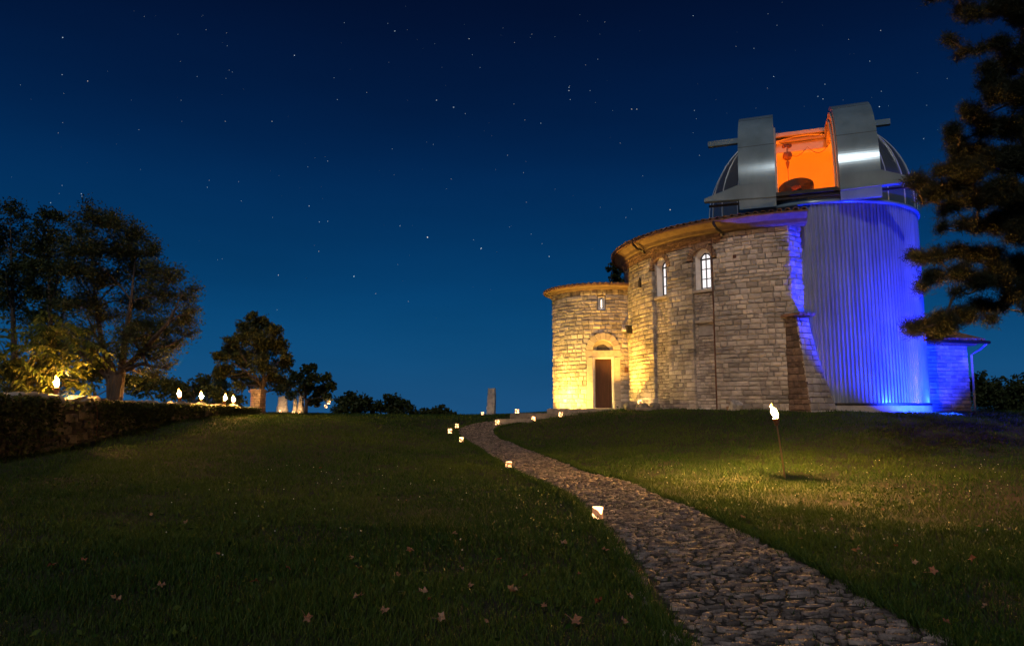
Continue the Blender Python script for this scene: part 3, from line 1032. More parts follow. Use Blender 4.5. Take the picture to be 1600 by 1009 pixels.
# dome
DZ, DR = 9.5, 4.1
SL, SR, BEND = -1.26, 0.94, R_(101)
b = MB()
b.lathe([(DR + .0, 9.03), (DR + .0, DZ)], (0, 0, 0), 120)
ts = [-DR * math.cos(math.pi * i / 28) for i in range(29)]
ts = sorted([t for t in ts if abs(t - SL) > .12 and abs(t - SR) > .12] + [SL, SR])
bs_ = sorted(set([math.pi * i / 40 for i in range(41)] + [BEND]))
def sphere_patch(R0, flip=False):
    vs, fs = [], []
    nb = len(bs_)
    for t in ts:
        rr = math.sqrt(max(R0 * R0 - min(abs(t) * R0 / DR, R0) ** 2, 0))
        tt = t if t in (SL, SR) else t * R0 / DR
        if t in (SL, SR): rr = math.sqrt(R0 * R0 - t * t)
        for be in bs_:
            vs.append((tt, -rr * math.cos(be), DZ + rr * math.sin(be)))
    for i in range(len(ts) - 1):
        for j in range(nb - 1):
            tm, bm_ = (ts[i] + ts[i + 1]) / 2, (bs_[j] + bs_[j + 1]) / 2
            if SL < tm < SR and bm_ < BEND: continue
            q = (i * nb + j, i * nb + j + 1, (i + 1) * nb + j + 1, (i + 1) * nb + j)
            fs.append(q[::-1] if flip else q)
    return vs, fs
b.add(*sphere_patch(DR))
dome = b.build("dome", DOMEDARK, obs, True)
b = MB(); b.add(*sphere_patch(DR - .10, True)); b.lathe([(DR - .1, DZ), (DR - .1, 8.62)], (0, 0, 0), 96)
b.build("lining", LINING, dome, True)
nrib = 26
for k in range(nrib):
    a = 2 * math.pi * (k + .5) / nrib
    pts = [(DR * 1.003 * math.cos(a), DR * 1.003 * math.sin(a), 9.06)]
    for i in range(13):
        be = R_(78) * i / 12
        p = (DR * 1.004 * math.cos(be) * math.cos(a), DR * 1.004 * math.cos(be) * math.sin(a), DZ + DR * 1.004 * math.sin(be))
        if SL - .12 < p[0] < SR + .12 and p[1] < .9: break
        pts.append(p)
    if len(pts) > 1:
        MB().tube(pts, .018, 6).build("rib", RIBMETAL, dome)
# slit frame: two arched ribs, header and sill
def strip(b, t0, t1, r0, r1, be0, be1, n=26):
    vs, fs = [], []
    for i in range(n + 1):
        be = be0 + (be1 - be0) * i / n
        for (t, r) in ((t0, r0), (t1, r0), (t1, r1), (t0, r1)):
            vs.append((t, -r * math.cos(be), DZ + r * math.sin(be)))
    for i in range(n):
        for k in range(4):
            fs.append((i * 4 + k, i * 4 + (k + 1) % 4, (i + 1) * 4 + (k + 1) % 4, (i + 1) * 4 + k))
    fs += [(0, 1, 2, 3), tuple(4 * n + k for k in (3, 2, 1, 0))]
    b.add(vs, fs)
for sd, e_ in ((-1, SL), (1, SR)):
    b = MB()
    a, c = sorted((e_ - sd * .02, e_ + sd * .10))
    strip(b, a, c, DR - .60, DR + .085, R_(-2), BEND + .05, 60)
    b.build("slit_arch", FRAMEPAINT, dome, False)
    b = MB()
    a, c = sorted((e_ - sd * .09, e_ - sd * .021))
    strip(b, a, c, DR - .30, DR - .22, R_(-2), BEND, 60)
    b.build("seal_rail", FRAMEPAINT, dome, False)
SM, SWD = (SL + SR) / 2, SR - SL
b = MB()
for (dz, dy, hh, dd) in ((0.0, .10, .16, .5), (-.22, .16, .10, .25), (-.52, .22, .40, .07)):
    b.box((SM, .78 + dy, DZ + DR - .08 + dz), (SWD + .1, dd, hh))
b.build("slit_header", FRAMEPAINT, dome)
b = MB()
b.box((SM, -DR + .06, DZ - .26), (SWD + .3, .30, .10)); b.box((SM, -DR - .10, DZ - .14), (SWD + .02, .16, .10)); b.box((SM, -DR - .02, DZ - .05), (SWD + .02, .12, .06))
b.build("slit_sill", DARKMETAL, dome)
# shutters: curved box strips slid apart
for (t0, t1) in ((-2.59, -1.24), (.98, 2.36)):
    b = MB(); strip(b, t0, t1, DR + .10, DR + .33, R_(-8), R_(103), 90)
    sh = b.build("shutter", DOMEMETAL, dome)
    # panel seams: proud strips
    for be in (27, 56):
        s2 = MB(); strip(s2, t0 - .004, t1 + .004, DR + .30, DR + .336, R_(be), R_(be + .22), 2); s2.build("seam", DARKMETAL, sh)
# lower rail with tapering ends, upper rail
for sd, (ti, to, te) in ((-1, (1.24, 2.59, 3.9)), (1, (.98, 2.36, 3.42))):
    y0, y1 = -DR - .36, -DR - .08
    z0, z1, z2 = 9.22, 9.86, 9.50
    outl = [(sd * ti, z0 + .02), (sd * te, z0 + .10), (sd * te, z2 - .06), (sd * to, z1), (sd * ti, z1)]
    b = MB(); b.prism(outl, lambda u, z, d: (u, d, z), y0, y1)
    b.build("lower_rail", DOMEMETAL, dome)
b = MB(); b.box((-.2, -DR - .02, 9.20), (7.1, .12, .07)); b.build("track", DARKMETAL, dome)
b = MB(); b.box((-2.75, .95, DZ + DR - .02), (2.8, .26, .24)); b.build("upper_rail", DOMEMETAL, dome)
b = MB(); b.box((2.3, .95, DZ + DR - .02), (2.4, .26, .24)); b.build("upper_rail", DOMEMETAL, dome)

# orange work lamps on the inside wall of the dome, left and right of the slit
def point(name, loc, color, energy, radius=.05):
    d = bpy.data.lights.new(name, 'POINT')
    d.color = color; d.energy = energy; d.shadow_soft_size = radius
    o = bpy.data.objects.new(name, d); COL.objects.link(o); o.location = loc
    return o
point("dome_lamp", (9.75, 29.3, 9.45), (1.0, 0.14, 0.001), 1050, .1)
point("dome_lamp", (14.2, 27.3, 9.45), (1.0, 0.14, 0.001), 1050, .1)

# telescope seen over the sill
Mz = Matrix.Translation((12.05, 29.05, 9.62)) @ Matrix.Rotation(R_(-30), 4, 'Z') @ Matrix.Rotation(R_(48), 4, 'X')
tele = thing("telescope", "black telescope tube end showing above the dome sill", "telescope")
b = MB(); b.lathe([(.60, -1.2), (.64, -1.2), (.66, .9), (.69, .9), (.69, 1.0), (.60, 1.0), (.58, -1.15), (.02, -1.15)], (0, 0, 0), 40)
b.v = [tuple(Mz @ Vector(p)) for p in b.v]; b.build("tube", BLACKPAINT, tele, True)
b = MB(); b.lathe([(.16, .80), (.18, .80), (.18, .98), (.02, .98)], (0, 0, 0), 20); b.v = [tuple(Mz @ Vector(p)) for p in b.v]; b.build("secondary_mirror", MIRRORRED, tele)
for a in (45, 135, 225, 315):
    b = MB()
    b.tube([(.17 * math.cos(R_(a)), .17 * math.sin(R_(a)), .9), (.6 * math.cos(R_(a)), .6 * math.sin(R_(a)), .9)], .012, 5)
    b.v = [tuple(Mz @ Vector(p)) for p in b.v]; b.build("spider_vane", BLACKPAINT, tele)
b = MB(); b.box((12.75, 30.0, 8.95), (.7, .7, .8), .4); b.build("pier", BLACKPAINT, tele)
# chain hoist
hp = at(1229.5, 228, 29.3)
hoist = thing("chain_hoist", "dark chain hoist with hook hanging inside the orange dome", "hoist", hp)
b = MB(); b.box((0, 0, .02), (.34, .12, .10)); b.tube([(-.11, -.09, -.02), (-.11, .09, -.02)], .075, 12); b.tube([(.11, -.09, -.02), (.11, .09, -.02)], .075, 12)
b.build("trolley", COPPER, hoist)
b = MB(); b.tube([(0, 0, -.1), (0, 0, -.3)], .028, 8); b.lathe([(.03, -.28), (.16, -.32), (.19, -.40), (.19, -.50), (.14, -.60), (.05, -.64)], (0, 0, 0), 14); b.box((.04, -.17, -.46), (.16, .06, .16))
b.build("motor", COPPER, hoist)
b = MB(); b.lathe([(.085, -.70), (.09, -.74), (.05, -.92), (.02, -1.02)], (0, 0, 0), 10); b.tube([(0, 0, -.6), (0, 0, -1.75)], .013, 6); b.build("hook", COPPER, hoist)
cb = [(.1, 0, -.42)]
for i in range(1, 9):
    t = i / 8; cb.append((.1 + .72 * t, -.1 * t, -.42 + .34 * t ** 2.2 - .10 * math.sin(math.pi * t)))
for i in range(1, 9):
    t = i / 8; cb.append((.82 + .86 * t, -.1 - .3 * t, -.08 + .08 * t - .36 * math.sin(math.pi * t)))
b = MB(); b.tube(cb, .012, 5); b.build("cable", COPPER, hoist)

# ------------------------------------------------------------------ annex on the right
annex = thing("annex_building", "low stone annex lit deep blue right of the metal tower", "building")
aO = Vector((15.7, 29.25, 0)); aD = Vector((3.52, 0.72, 0)).normalized(); aN = Vector((aD.y, -aD.x, 0)); aL = 3.62
def annexP(u, z, d):
    p = aO + aD * u + aN * d
    return (p.x, p.y, z)
b = MB()
b.prism([(0, .6), (aL, .6), (aL, 3.95), (0, 3.95)], annexP, -4.5, -.08)
b.build("wall", MORTAR, annex)
its = [(*r_, -.1, 0.0) for r_ in lay_courses(0.0, aL + .0, .98, 3.88, (.13, .18), (.2, .45), None, .012)]
set_stones(annex, annexP, its, LIME, 220)
b = MB()
b.add([annexP(-.2, 3.98, .42), annexP(aL + .50, 3.98, .42), annexP(aL + .50, 4.06, .46), annexP(-.2, 4.06, .46), annexP(-.2, 5.0, -2.3), annexP(aL + .50, 5.0, -2.3), annexP(aL + .5, 3.98, -4.6), annexP(-.2, 3.98, -4.6)],
      [(0, 1, 2, 3), (3, 2, 5, 4), (4, 5, 6, 7), (0, 7, 6, 1), (1, 6, 5, 2), (0, 3, 4, 7)])
aroof = b.build("roof", TILE, annex)
for k in range(20):
    u = -.1 + k * .215
    MB().tube([annexP(u, 4.08, .50), annexP(u, 4.42, -.6)], [.075, .065], 6, True, random.random()).build("roof_tile", TILE, aroof)
b = MB(); b.prism([(0, 3.86), (aL + .12, 3.86), (aL + .3, 3.975), (0, 3.975)], annexP, -.1, .30); b.build("cornice", SOFFIT, annex)
b = MB(); b.tube([annexP(-.2, 4.0, .5), annexP(aL + .62, 3.99, .5)], .07, 8); b.build("gutter", DARKMETAL, annex)
b = MB(); b.tube([annexP(aL + .5, 3.95, .5), annexP(aL + .40, 3.72, .25), annexP(aL + .1, 3.5, .08), annexP(aL + .08, 1.1, .08)], .045, 8); b.build("downpipe", CONCRETE, annex)

# ------------------------------------------------------------------ door terrace, steps and loose stones
def slab(name, label, cat, pts, z0, z1, m, seed=0, group=None, jag=.06):
    rr = random.Random(seed)
    pp = [(x + rr.uniform(-jag, jag), y + rr.uniform(-jag, jag)) for x, y in pts]
    n = len(pp)
    cx_, cy_ = sum(p[0] for p in pp) / n, sum(p[1] for p in pp) / n
    vs = [(x - cx_, y - cy_, z0) for x, y in pp] + [(x - cx_, y - cy_, z1 - .025) for x, y in pp] + [((x - cx_) * .97, (y - cy_) * .95, z1 + rr.uniform(-.012, .012)) for x, y in pp]
    fs = [tuple(range(n - 1, -1, -1)), tuple(range(2 * n, 3 * n))]
    for r in (0, n):
        fs += [(r + i, r + (i + 1) % n, r + n + (i + 1) % n, r + n + i) for i in range(n)]
    b = MB(); b.add(vs, fs, rr.random())
    o = b.build(name, m)
    o.location = (cx_, cy_, 0)
    return tag(o, label, cat, group)
slab("door_terrace", "low stone terrace slab in front of the arched tower door", "terrace",
     [(1.6, 32.1), (2.6, 31.7), (3.6, 31.5), (4.6, 31.3), (5.4, 31.2), (5.7, 32.6), (5.2, 33.4), (3.4, 33.6), (2.0, 33.0)], .7, 1.235, RUBBLE, 3)
slab("stone_step", "broad stone step below the door terrace with two lanterns on it", "step",
     [(-.1, 31.4), (.9, 31.2), (1.9, 31.05), (2.9, 31.0), (2.9, 31.7), (1.8, 32.0), (.4, 31.95)], .5, 1.03, RUBBLE, 5, "stone steps to the door")
slab("stone_step", "lowest stone step at the head of the cobbled path", "step",
     [(-.7, 30.5), (.1, 30.35), (.9, 30.3), (1.0, 30.9), (.2, 31.2), (-.6, 31.2)], .35, .80, RUBBLE, 8, "stone steps to the door")

def boulder(name, label, cat, loc, size, seed, m=RUBBLE, group=None, tilt=0.0, parent=None):
    rr = np.random.default_rng(seed)
    bmv, bmf = [], []
    nu, nv_ = 10, 7
    for j in range(nv_ + 1):
        ph = -math.pi / 2 + math.pi * j / nv_
        for i in range(nu):
            t = 2 * math.pi * i / nu
            c, s_ = math.cos(ph), math.sin(ph)
            p = np.array([c * math.cos(t), c * math.sin(t), s_])
            q = np.sign(p) * np.abs(p) ** .72
            q = q * (1 + rr.uniform(-.13, .13)) if 0 < j < nv_ else q
            bmv.append((q[0] * size[0] / 2, q[1] * size[1] / 2, q[2] * size[2] / 2))
    for j in range(nv_):
        for i in range(nu):
            bmf.append((j * nu + i, j * nu + (i + 1) % nu, (j + 1) * nu + (i + 1) % nu, (j + 1) * nu + i))
    b = MB(); b.add(bmv, bmf, float(rr.random()))
    o = b.build(name, m, parent)
    o.location = loc; o.rotation_euler = (tilt, tilt * .5, rr.uniform(0, 3))
    return tag(o, label, cat, group) if label else o
boulder("loose_stone", "largest grey boulder at the foot of the hall left of the glow", "stone", (5.05, 30.35, 1.34), (.62, .5, .42), 1, group="stones piled at the hall foot")
boulder("loose_stone", "middle grey boulder in front of the glowing hall wall", "stone", (5.45, 29.75, 1.30), (.5, .45, .34), 2, group="stones piled at the hall foot")
boulder("loose_stone", "small pale boulder at the right end of the pile by the hall", "stone", (5.82, 29.25, 1.30), (.46, .4, .36), 3, group="stones piled at the hall foot")
boulder("loose_stone", "flat slab lying before the boulder pile at the hall foot", "stone", (5.4, 29.3, 1.22), (.7, .35, .14), 4, group="stones piled at the hall foot")
dr = thing("stone_drum", "short hollow stone drum tilted against the hall below the downpipe", "stone", (8.25, 26.55, 1.17), R_(20))
b = MB(); b.lathe([(.24, 0), (.23, .30), (.225, .34), (.13, .34), (.12, .20), (.02, .2)], (0, 0, 0), 14)
b.v = [tuple(Euler((R_(28), 0, 0)).to_matrix() @ Vector(p)) for p in b.v]
b.build("drum", PALESTONE, dr)
b = MB(); b.box((0, .16, .08), (.34, .2, .16)); b.build("wedge", BRICK, dr)

# ------------------------------------------------------------------ dry stone wall on the left
WX = -9.7
def wall_top(y): return float(np.interp(y, [9, 13.5, 15.5, 18, 21, 24, 27], [1.66, 1.57, 1.52, 1.44, 1.40, 1.34, 1.26]))
dsw = thing("dry_stone_wall", "long dark dry stone wall with torchlit cap stones along the lawn edge", "wall")
ys = np.linspace(9.5, 26.6, 40)
b = MB()
vs, fs = [], []
for y in ys:
    zt = wall_top(y) - .16
    for x, z in ((WX + .26, g(WX, y) - .4), (WX + .22, zt), (WX - .30, zt), (WX - .3, g(WX - .4, y) - .4)):
        vs.append((x, y, z))
for i in range(len(ys) - 1):
    for k in range(3):
        fs.append((i * 4 + k, i * 4 + k + 1, (i + 1) * 4 + k + 1, (i + 1) * 4 + k))
fs += [(0, 1, 2, 3), tuple((len(ys) - 1) * 4 + k for k in (3, 2, 1, 0))]
b.add(vs, fs); b.build("wall_core", JOINT, dsw)
def dswP(u, z, d):
    zt = wall_top(u)
    return (WX + .27 + d, u, z)
its = []
for r_ in lay_courses(9.6, 26.5, -0.1, 1.5, (.12, .24), (.14, .50), None, .02):
    u = (r_[0] + r_[1]) / 2
    wob = .09 * math.sin(u * 1.9 + r_[2] * 3) + random.uniform(-.035, .035)
    q_ = (r_[0], r_[1], r_[2] + wob, r_[3] + wob)
    if q_[3] < wall_top(u) - .05 and q_[3] > g(WX + .4, u) - .05:
        its.append((*q_, -.10, random.uniform(-.02, .06)))
set_stones(dsw, dswP, its, SHADED_RUBBLE, 170, rough=3.2)
y = 10.0
k = 0
while y < 26.4:
    w = random.uniform(.2, .42)
    for xo in (-.16, .14):
        if random.random() < .92:
            boulder("cap_stone", None, None, (WX + xo + random.uniform(-.06, .06), y + random.uniform(-.08, .08), wall_top(y) - .10 + random.uniform(-.02, .06)), (random.uniform(.26, .46), w * 1.05, random.uniform(.12, .24)), 100 + k, parent=dsw, tilt=random.uniform(-.3, .3))
        k += 1
    y += w * .92
# dark ivy and weeds over the wall face
q = np.random.default_rng(61)
ny = 14000
yy_ = q.uniform(9.6, 26.4, ny)
patch = np.sin(yy_ * 1.1) + .6 * np.sin(yy_ * 2.7 + 1) + q.normal(0, .6, ny)
hz_ = q.beta(1.6, 0.95, ny) * 1.0
kp = patch + hz_ * .9 > .15
yy_, hz_ = yy_[kp], hz_[kp]
zb_ = gvec(np.full(len(yy_), WX + .3), yy_); zt_ = np.interp(yy_, [9, 13.5, 15.5, 18, 21, 24, 27], [1.66, 1.57, 1.52, 1.44, 1.40, 1.34, 1.26])
C = np.c_[np.where(hz_ > .97, WX + q.uniform(-.3, .36, len(yy_)), WX + .34 + np.abs(q.normal(0, .06, len(yy_)))), yy_, zb_ + (zt_ - zb_ - .02) * hz_]
ivy = thing("wall_ivy", "dark ivy creeping over the face of the dry stone wall", "ivy", (WX + .3, 16, 1.0))
link("leaves", leaves_mesh(C - np.array((WX + .3, 16, 1.0)), .075, .8, 0, 62), LEAF_DARK, ivy)
# end pillar
pil = thing("gate_pillar", "square reddish masonry pillar with flat cap at the wall end", "pillar", (-9.55, 26.9, 0), R_(-14))
pz0, pz1 = 0.85, 1.86
MB().box((0, 0, (pz0 + pz1) / 2), (.32, .32, pz1 - pz0)).build("core", MORTAR, pil)
PILL = mat("pillar_stone", (0.25, 0.185, 0.155), (0.17, 0.125, 0.105), 8, 0.9, 0.7, 30, tint=(.55, 1.15))
z = pz0
row = 0
while z < pz1 - .04:
    h = random.uniform(.075, .11)
    for side in range(4):
        a = side * math.pi / 2
        u = -.19
        while u < .18:
            w = min(random.uniform(.10, .22), .19 - u)
            c = Vector((u + w / 2, -.175, z + h / 2)); c.rotate(Euler((0, 0, a)))
            MB().box(c, (w - .012, .06 + random.uniform(0, .015), h - .012), a, random.random()).build("brick", PILL, pil)
            u += w
    z += h; row += 1
MB().box((0, 0, pz1 + .03), (.50, .50, .06)).build("cap", PILL, pil)
MB().box((0, 0, pz1 + .085), (.42, .42, .05)).build("cap_top", PILL, pil)

# ------------------------------------------------------------------ torches
def torch(label, base, top, group=None, wind=(-.03, 0), fm=FLAME, fs_=1.12):
    base, top = Vector(base), Vector(top)
    t = thing("garden_torch", label, "torch", base, group=group)
    d = (top - base); L = d.length; ax = d.normalized()
    MB().tube([(0, 0, -.05), ax * (L * .5), ax * (L - .02)], [.016, .015, .014], 8).build("pole", BAMBOO, t)
    Q = Matrix.Translation(ax * L) @ ax.to_track_quat('Z', 'Y').to_matrix().to_4x4()
    b = MB(); b.lathe([(.012, -.14), (.035, -.12), (.056, -.05), (.062, 0), (.05, .02), (.018, .03), (.018, .05), (.004, .052)], (0, 0, 0), 14)
    b.v = [tuple(Q @ Vector(p)) for p in b.v]; b.build("canister", COPPER, t)
    fl = MB()
    rr = random.Random(int(base.y * 100))
    n = 10
    # a bright core with ragged tongues
    for (ox, oy, hs, ws) in ((0, 0, 1.0, 1.0), (-.018, .012, .80, .62), (.020, -.010, .66, .60), (.004, .022, .9, .45)):
        pr = [(.004, -.004), (.034, .012), (.044, .045), (.038, .08), (.024, .12), (.011, .16), (.002, .205)]
        vs, fs = [], []
        for (r, z) in pr:
            r, z = r * fs_ * ws, z * fs_ * hs
            sx_, sy_ = rr.uniform(-.006, .006) * z / .05, rr.uniform(-.006, .006) * z / .05
            for k in range(n):
                a = 2 * math.pi * k / n
                q_ = r * (1 + .2 * math.sin(3 * a + z * 30 + ox * 99))
                vs.append(Q @ Vector((0, 0, .05)) + Vector((ox + sx_ + wind[0] * z / .1 + q_ * math.cos(a), oy + sy_ + wind[1] * z / .1 + q_ * math.sin(a), z)))
        for i in range(len(pr) - 1):
            for k in range(n):
                fs.append((i * n + k, i * n + (k + 1) % n, (i + 1) * n + (k + 1) % n, (i + 1) * n + k))
        fl.add(vs, fs)
        fl.t[-len(vs):] = [max(0, z) / .205 for (r, z) in pr for k in range(n)]
    fl.build("flame", fm, t, True)
    return t
gr = "burning torches along the dry stone wall"
for lab, yy, h in (("burning torch on the wall in front of the leafy yellow shrub", 15.2, .28),
                   ("burning torch on the wall just right of the big tree", 20.9, .27),
                   ("burning torch on the wall, second right of the big tree", 22.3, .26),
                   ("burning torch on the wall, second nearest to the gate pillar", 24.1, .26),
                   ("burning torch on the wall beside the gate pillar", 24.9, .24)):
    torch(lab, (WX + .02, yy, wall_top(yy) - .12), (WX + random.uniform(-.03, .04), yy, wall_top(yy) + h - .10), gr, (random.uniform(-.02, .02), 0), FLAME if yy < 16 else FLAME_SMALL)
torch("lone burning torch leaning on the lawn right of the stone path", (4.98, 13.2, g(4.98, 13.2)), (4.80, 13.05, 1.10), None, (-.04, -.02), FLAME_LONE, 1.05)

# ------------------------------------------------------------------ candle lanterns
LR, LH = .062, .135
def lantern(label, x, y, z=None, hang=False, s=1.0):
    if z is None: z = g(x, y) + .02
    t = thing("candle_lantern", label, "lantern", (x, y, z), random.uniform(0, 6), "glowing candle lanterns")
    n = 18
    MB().lathe([(LR * s * .93, .004), (LR * s, .012), (LR * s, LH * s), (LR * s * .96, LH * s), (LR * s * .95, .014)], (0, 0, 0), n).build("paper_shade", LANTERNPAPER, t, False)
    MB().lathe([(.004, .0), (LR * s * .9, .0), (LR * s * .9, .01), (.004, .01)], (0, 0, 0), n).build("base", DARKMETAL, t)
    MB().tube([(0, 0, .01), (0, 0, .05 * s)], .022 * s, 10).build("candle", PLASTER, t)
    MB().lathe([(.002, .052 * s), (.012 * s, .066 * s), (.010 * s, .082 * s), (.002, .104 * s)], (0, 0, 0), 8).build("flame", CANDLE, t)
    if hang:
        MB().tube([(-LR * s, 0, LH * s), (0, 0, LH * s + .25), (LR * s, 0, LH * s)], .006, 5).build("handle", DARKMETAL, t)
    point("candle_glow", (x, y, z + LH * s + .03), (1.0, .52, .2), 3.0, .03)      # the candle's own light leaving the open top
    return t
def plant(X, Y, y0):     # x from the picture column at distance y0
    return at(X, Y, y0).x
lantern("largest glowing lantern at the left path edge in the foreground", 0.99, 8.42)
lantern("glowing lantern at the left path edge, second from the viewer", plant(795, 730, 15.2), 15.2)
lantern("glowing lantern at the left path edge just before the path bends", plant(721, 694, 24.2), 24.2, s=1.1)
lantern("glowing lantern on the grass at the outermost point of the path bend", plant(703, 678, 27.6), 27.6, s=1.25)
lantern("glowing lantern beyond the bend, left of the path head", plant(714, 666, 29.4), 29.4, s=1.15)
lantern("glowing lantern at the left end of the lowest stone step", plant(777, 657, 30.2), 30.2, s=1.35)
lantern("glowing lantern standing on the left of the broad stone step", .22, 31.45, 1.04, s=1.3)
lantern("glowing lantern leaning by the right end of the lowest step", plant(833, 657, 30.5), 30.5, s=1.4)
lantern("glowing lantern at the right end of the broad step below the terrace", 2.1, 30.9, s=1.4)
lantern("glowing lantern at the foot of the lone standing stone slab", plant(754, 647, 39.2), 39.2, s=1.3)
lantern("glowing lantern behind the boulders lighting the hall wall", 5.42, 30.28, 1.40, s=1.5)
point("boulder_lantern_light", (5.42, 30.22, 1.75), (1.0, .55, .22), 9, .06)
lantern("glowing lantern hanging lower in the round bushy tree", plant(509, 634, 33.2), 33.2, at(509, 637, 33.2).z, True, 1.0)
lantern("glowing lantern hanging higher in the round bushy tree", plant(514, 628, 33.2), 33.2, at(514, 631, 33.2).z, True, 1.0)
# ------------------------------------------------------------------ standing stones
def standing(name, label, x, y, w, d, h, seed, taper=.8, m=PALESTONE, lean=0.0):
    rr = np.random.default_rng(seed)
    b = MB(); n = 10; lv = 9
    vs, fs = [], []
    for j in range(lv + 1):
        t = j / lv
        k = 1 - (1 - taper) * t
        for i in range(n):
            a = 2 * math.pi * (i + .5) / n
            ca, sa = math.cos(a), math.sin(a)
            mm = max(abs(ca), abs(sa)) ** .85
            r = 1 + rr.uniform(-.09, .09)
            vs.append((ca / mm * w / 2 * k * r + lean * t, sa / mm * d / 2 * k * r, -.12 + (h + .12) * t + (rr.uniform(-.04, .03) if j == lv else 0)))
    for j in range(lv):
        for i in range(n):
            fs.append((j * n + i, j * n + (i + 1) % n, (j + 1) * n + (i + 1) % n, (j + 1) * n + i))
    fs.append(tuple(lv * n + i for i in range(n)))
    b.add(vs, fs, .6)
    o = b.build(name, m); o.location = (x, y, g(x, y))
    return tag(o, label, "standing stone")
standing("standing_stone", "lone tall carved stone slab on the crest left of the tower", at(767, 640, 40).x, 40, .52, .34, 1.5, 4, .86, lean=.06)
for X, w, h, sd, lab in ((441, .62, .86, 6, "squat candlelit stone under the trees, right of the pillar tree"), (461, .26, .78, 7, "slender candlelit stone, middle of the three under the round tree"),
                         (470, .36, .92, 8, "tallest candlelit stone under the round bushy tree")):
    x = at(X, 640, 35.5).x
    standing("standing_stone", lab, x, 35.5, w, .28, h, sd, .62)
    lantern("glowing lantern at the foot of the " + {441: "squat", 461: "slender", 470: "tallest"}[X] + " stone under the trees", x + .06, 35.05, s=1.0)
    point("stone_candle", (x + .06, 34.98, g(x, 35.0) + .25), (1.0, .55, .20), 5.0, .05)

# ------------------------------------------------------------------ floodlights
def flood(label, loc, target, color, energy, size_deg, lens, blend=.8):
    t = thing("floodlight", label, "floodlight", loc)
    d = (Vector(target) - Vector(loc)).normalized()
    Q = d.to_track_quat('-Z', 'Y').to_matrix().to_4x4()
    b = MB(); b.box((0, 0, 0), (1, 1, 1), M=Q @ Matrix.Translation((0, 0, .06)) @ Matrix.Diagonal((.13, .10, .05, 1)))
    b.build("housing", DARKMETAL, t)
    b = MB(); b.box((0, 0, 0), (1, 1, 1), M=Q @ Matrix.Translation((0, 0, .033)) @ Matrix.Diagonal((.11, .08, .004, 1)))
    b.build("lens", lens, t)
    b = MB(); b.tube([(0, 0, -.12), (0, 0, .0)], .02, 6); b.build("stake", DARKMETAL, t)
    ld = bpy.data.lights.new("flood_beam", 'SPOT')
    ld.color = color; ld.energy = energy; ld.spot_size = R_(size_deg); ld.spot_blend = blend; ld.shadow_soft_size = .05
    lo = bpy.data.objects.new("flood_beam", ld); COL.objects.link(lo)
    lo.location = Vector(loc) + d * .02
    lo.rotation_euler = d.to_track_quat('-Z', 'Y').to_euler()
    return t
flood("small floodlight on the ground washing the left of the round tower yellow", (1.75, 32.25, 1.25), (4.0, 32.7, 4.6), (1.0, .55, .085), 2100, 168, LENS, .3)
flood("small floodlight by the portal washing the hall flank yellow", (4.6, 31.15, 1.40), (5.40, 31.1, 8.0), (1.0, .45, .05), 2000, 110, LENS)
flood("blue floodlight on the ground washing the metal tower and annex", (15.6, 24.3, 1.14), (15.4, 25.02, 1.80), (.004, .020, 1.0), 16000, 113, BLUELENS, .35)

# ------------------------------------------------------------------ trees and bushes
def limb_pts(p0, p1, sag, n, rr):
    p0, p1 = np.array(p0), np.array(p1)
    out = []
    off = rr.normal(0, .06, 3) * np.linalg.norm(p1 - p0)
    for i in range(n + 1):
        t = i / n
        p = p0 * (1 - t) + p1 * t + off * math.sin(math.pi * t) + np.array([0, 0, sag * math.sin(math.pi * t)]) + (rr.normal(0, .015, 3) * np.linalg.norm(p1 - p0) if 0 < i < n else 0)
        out.append(p)
    return out

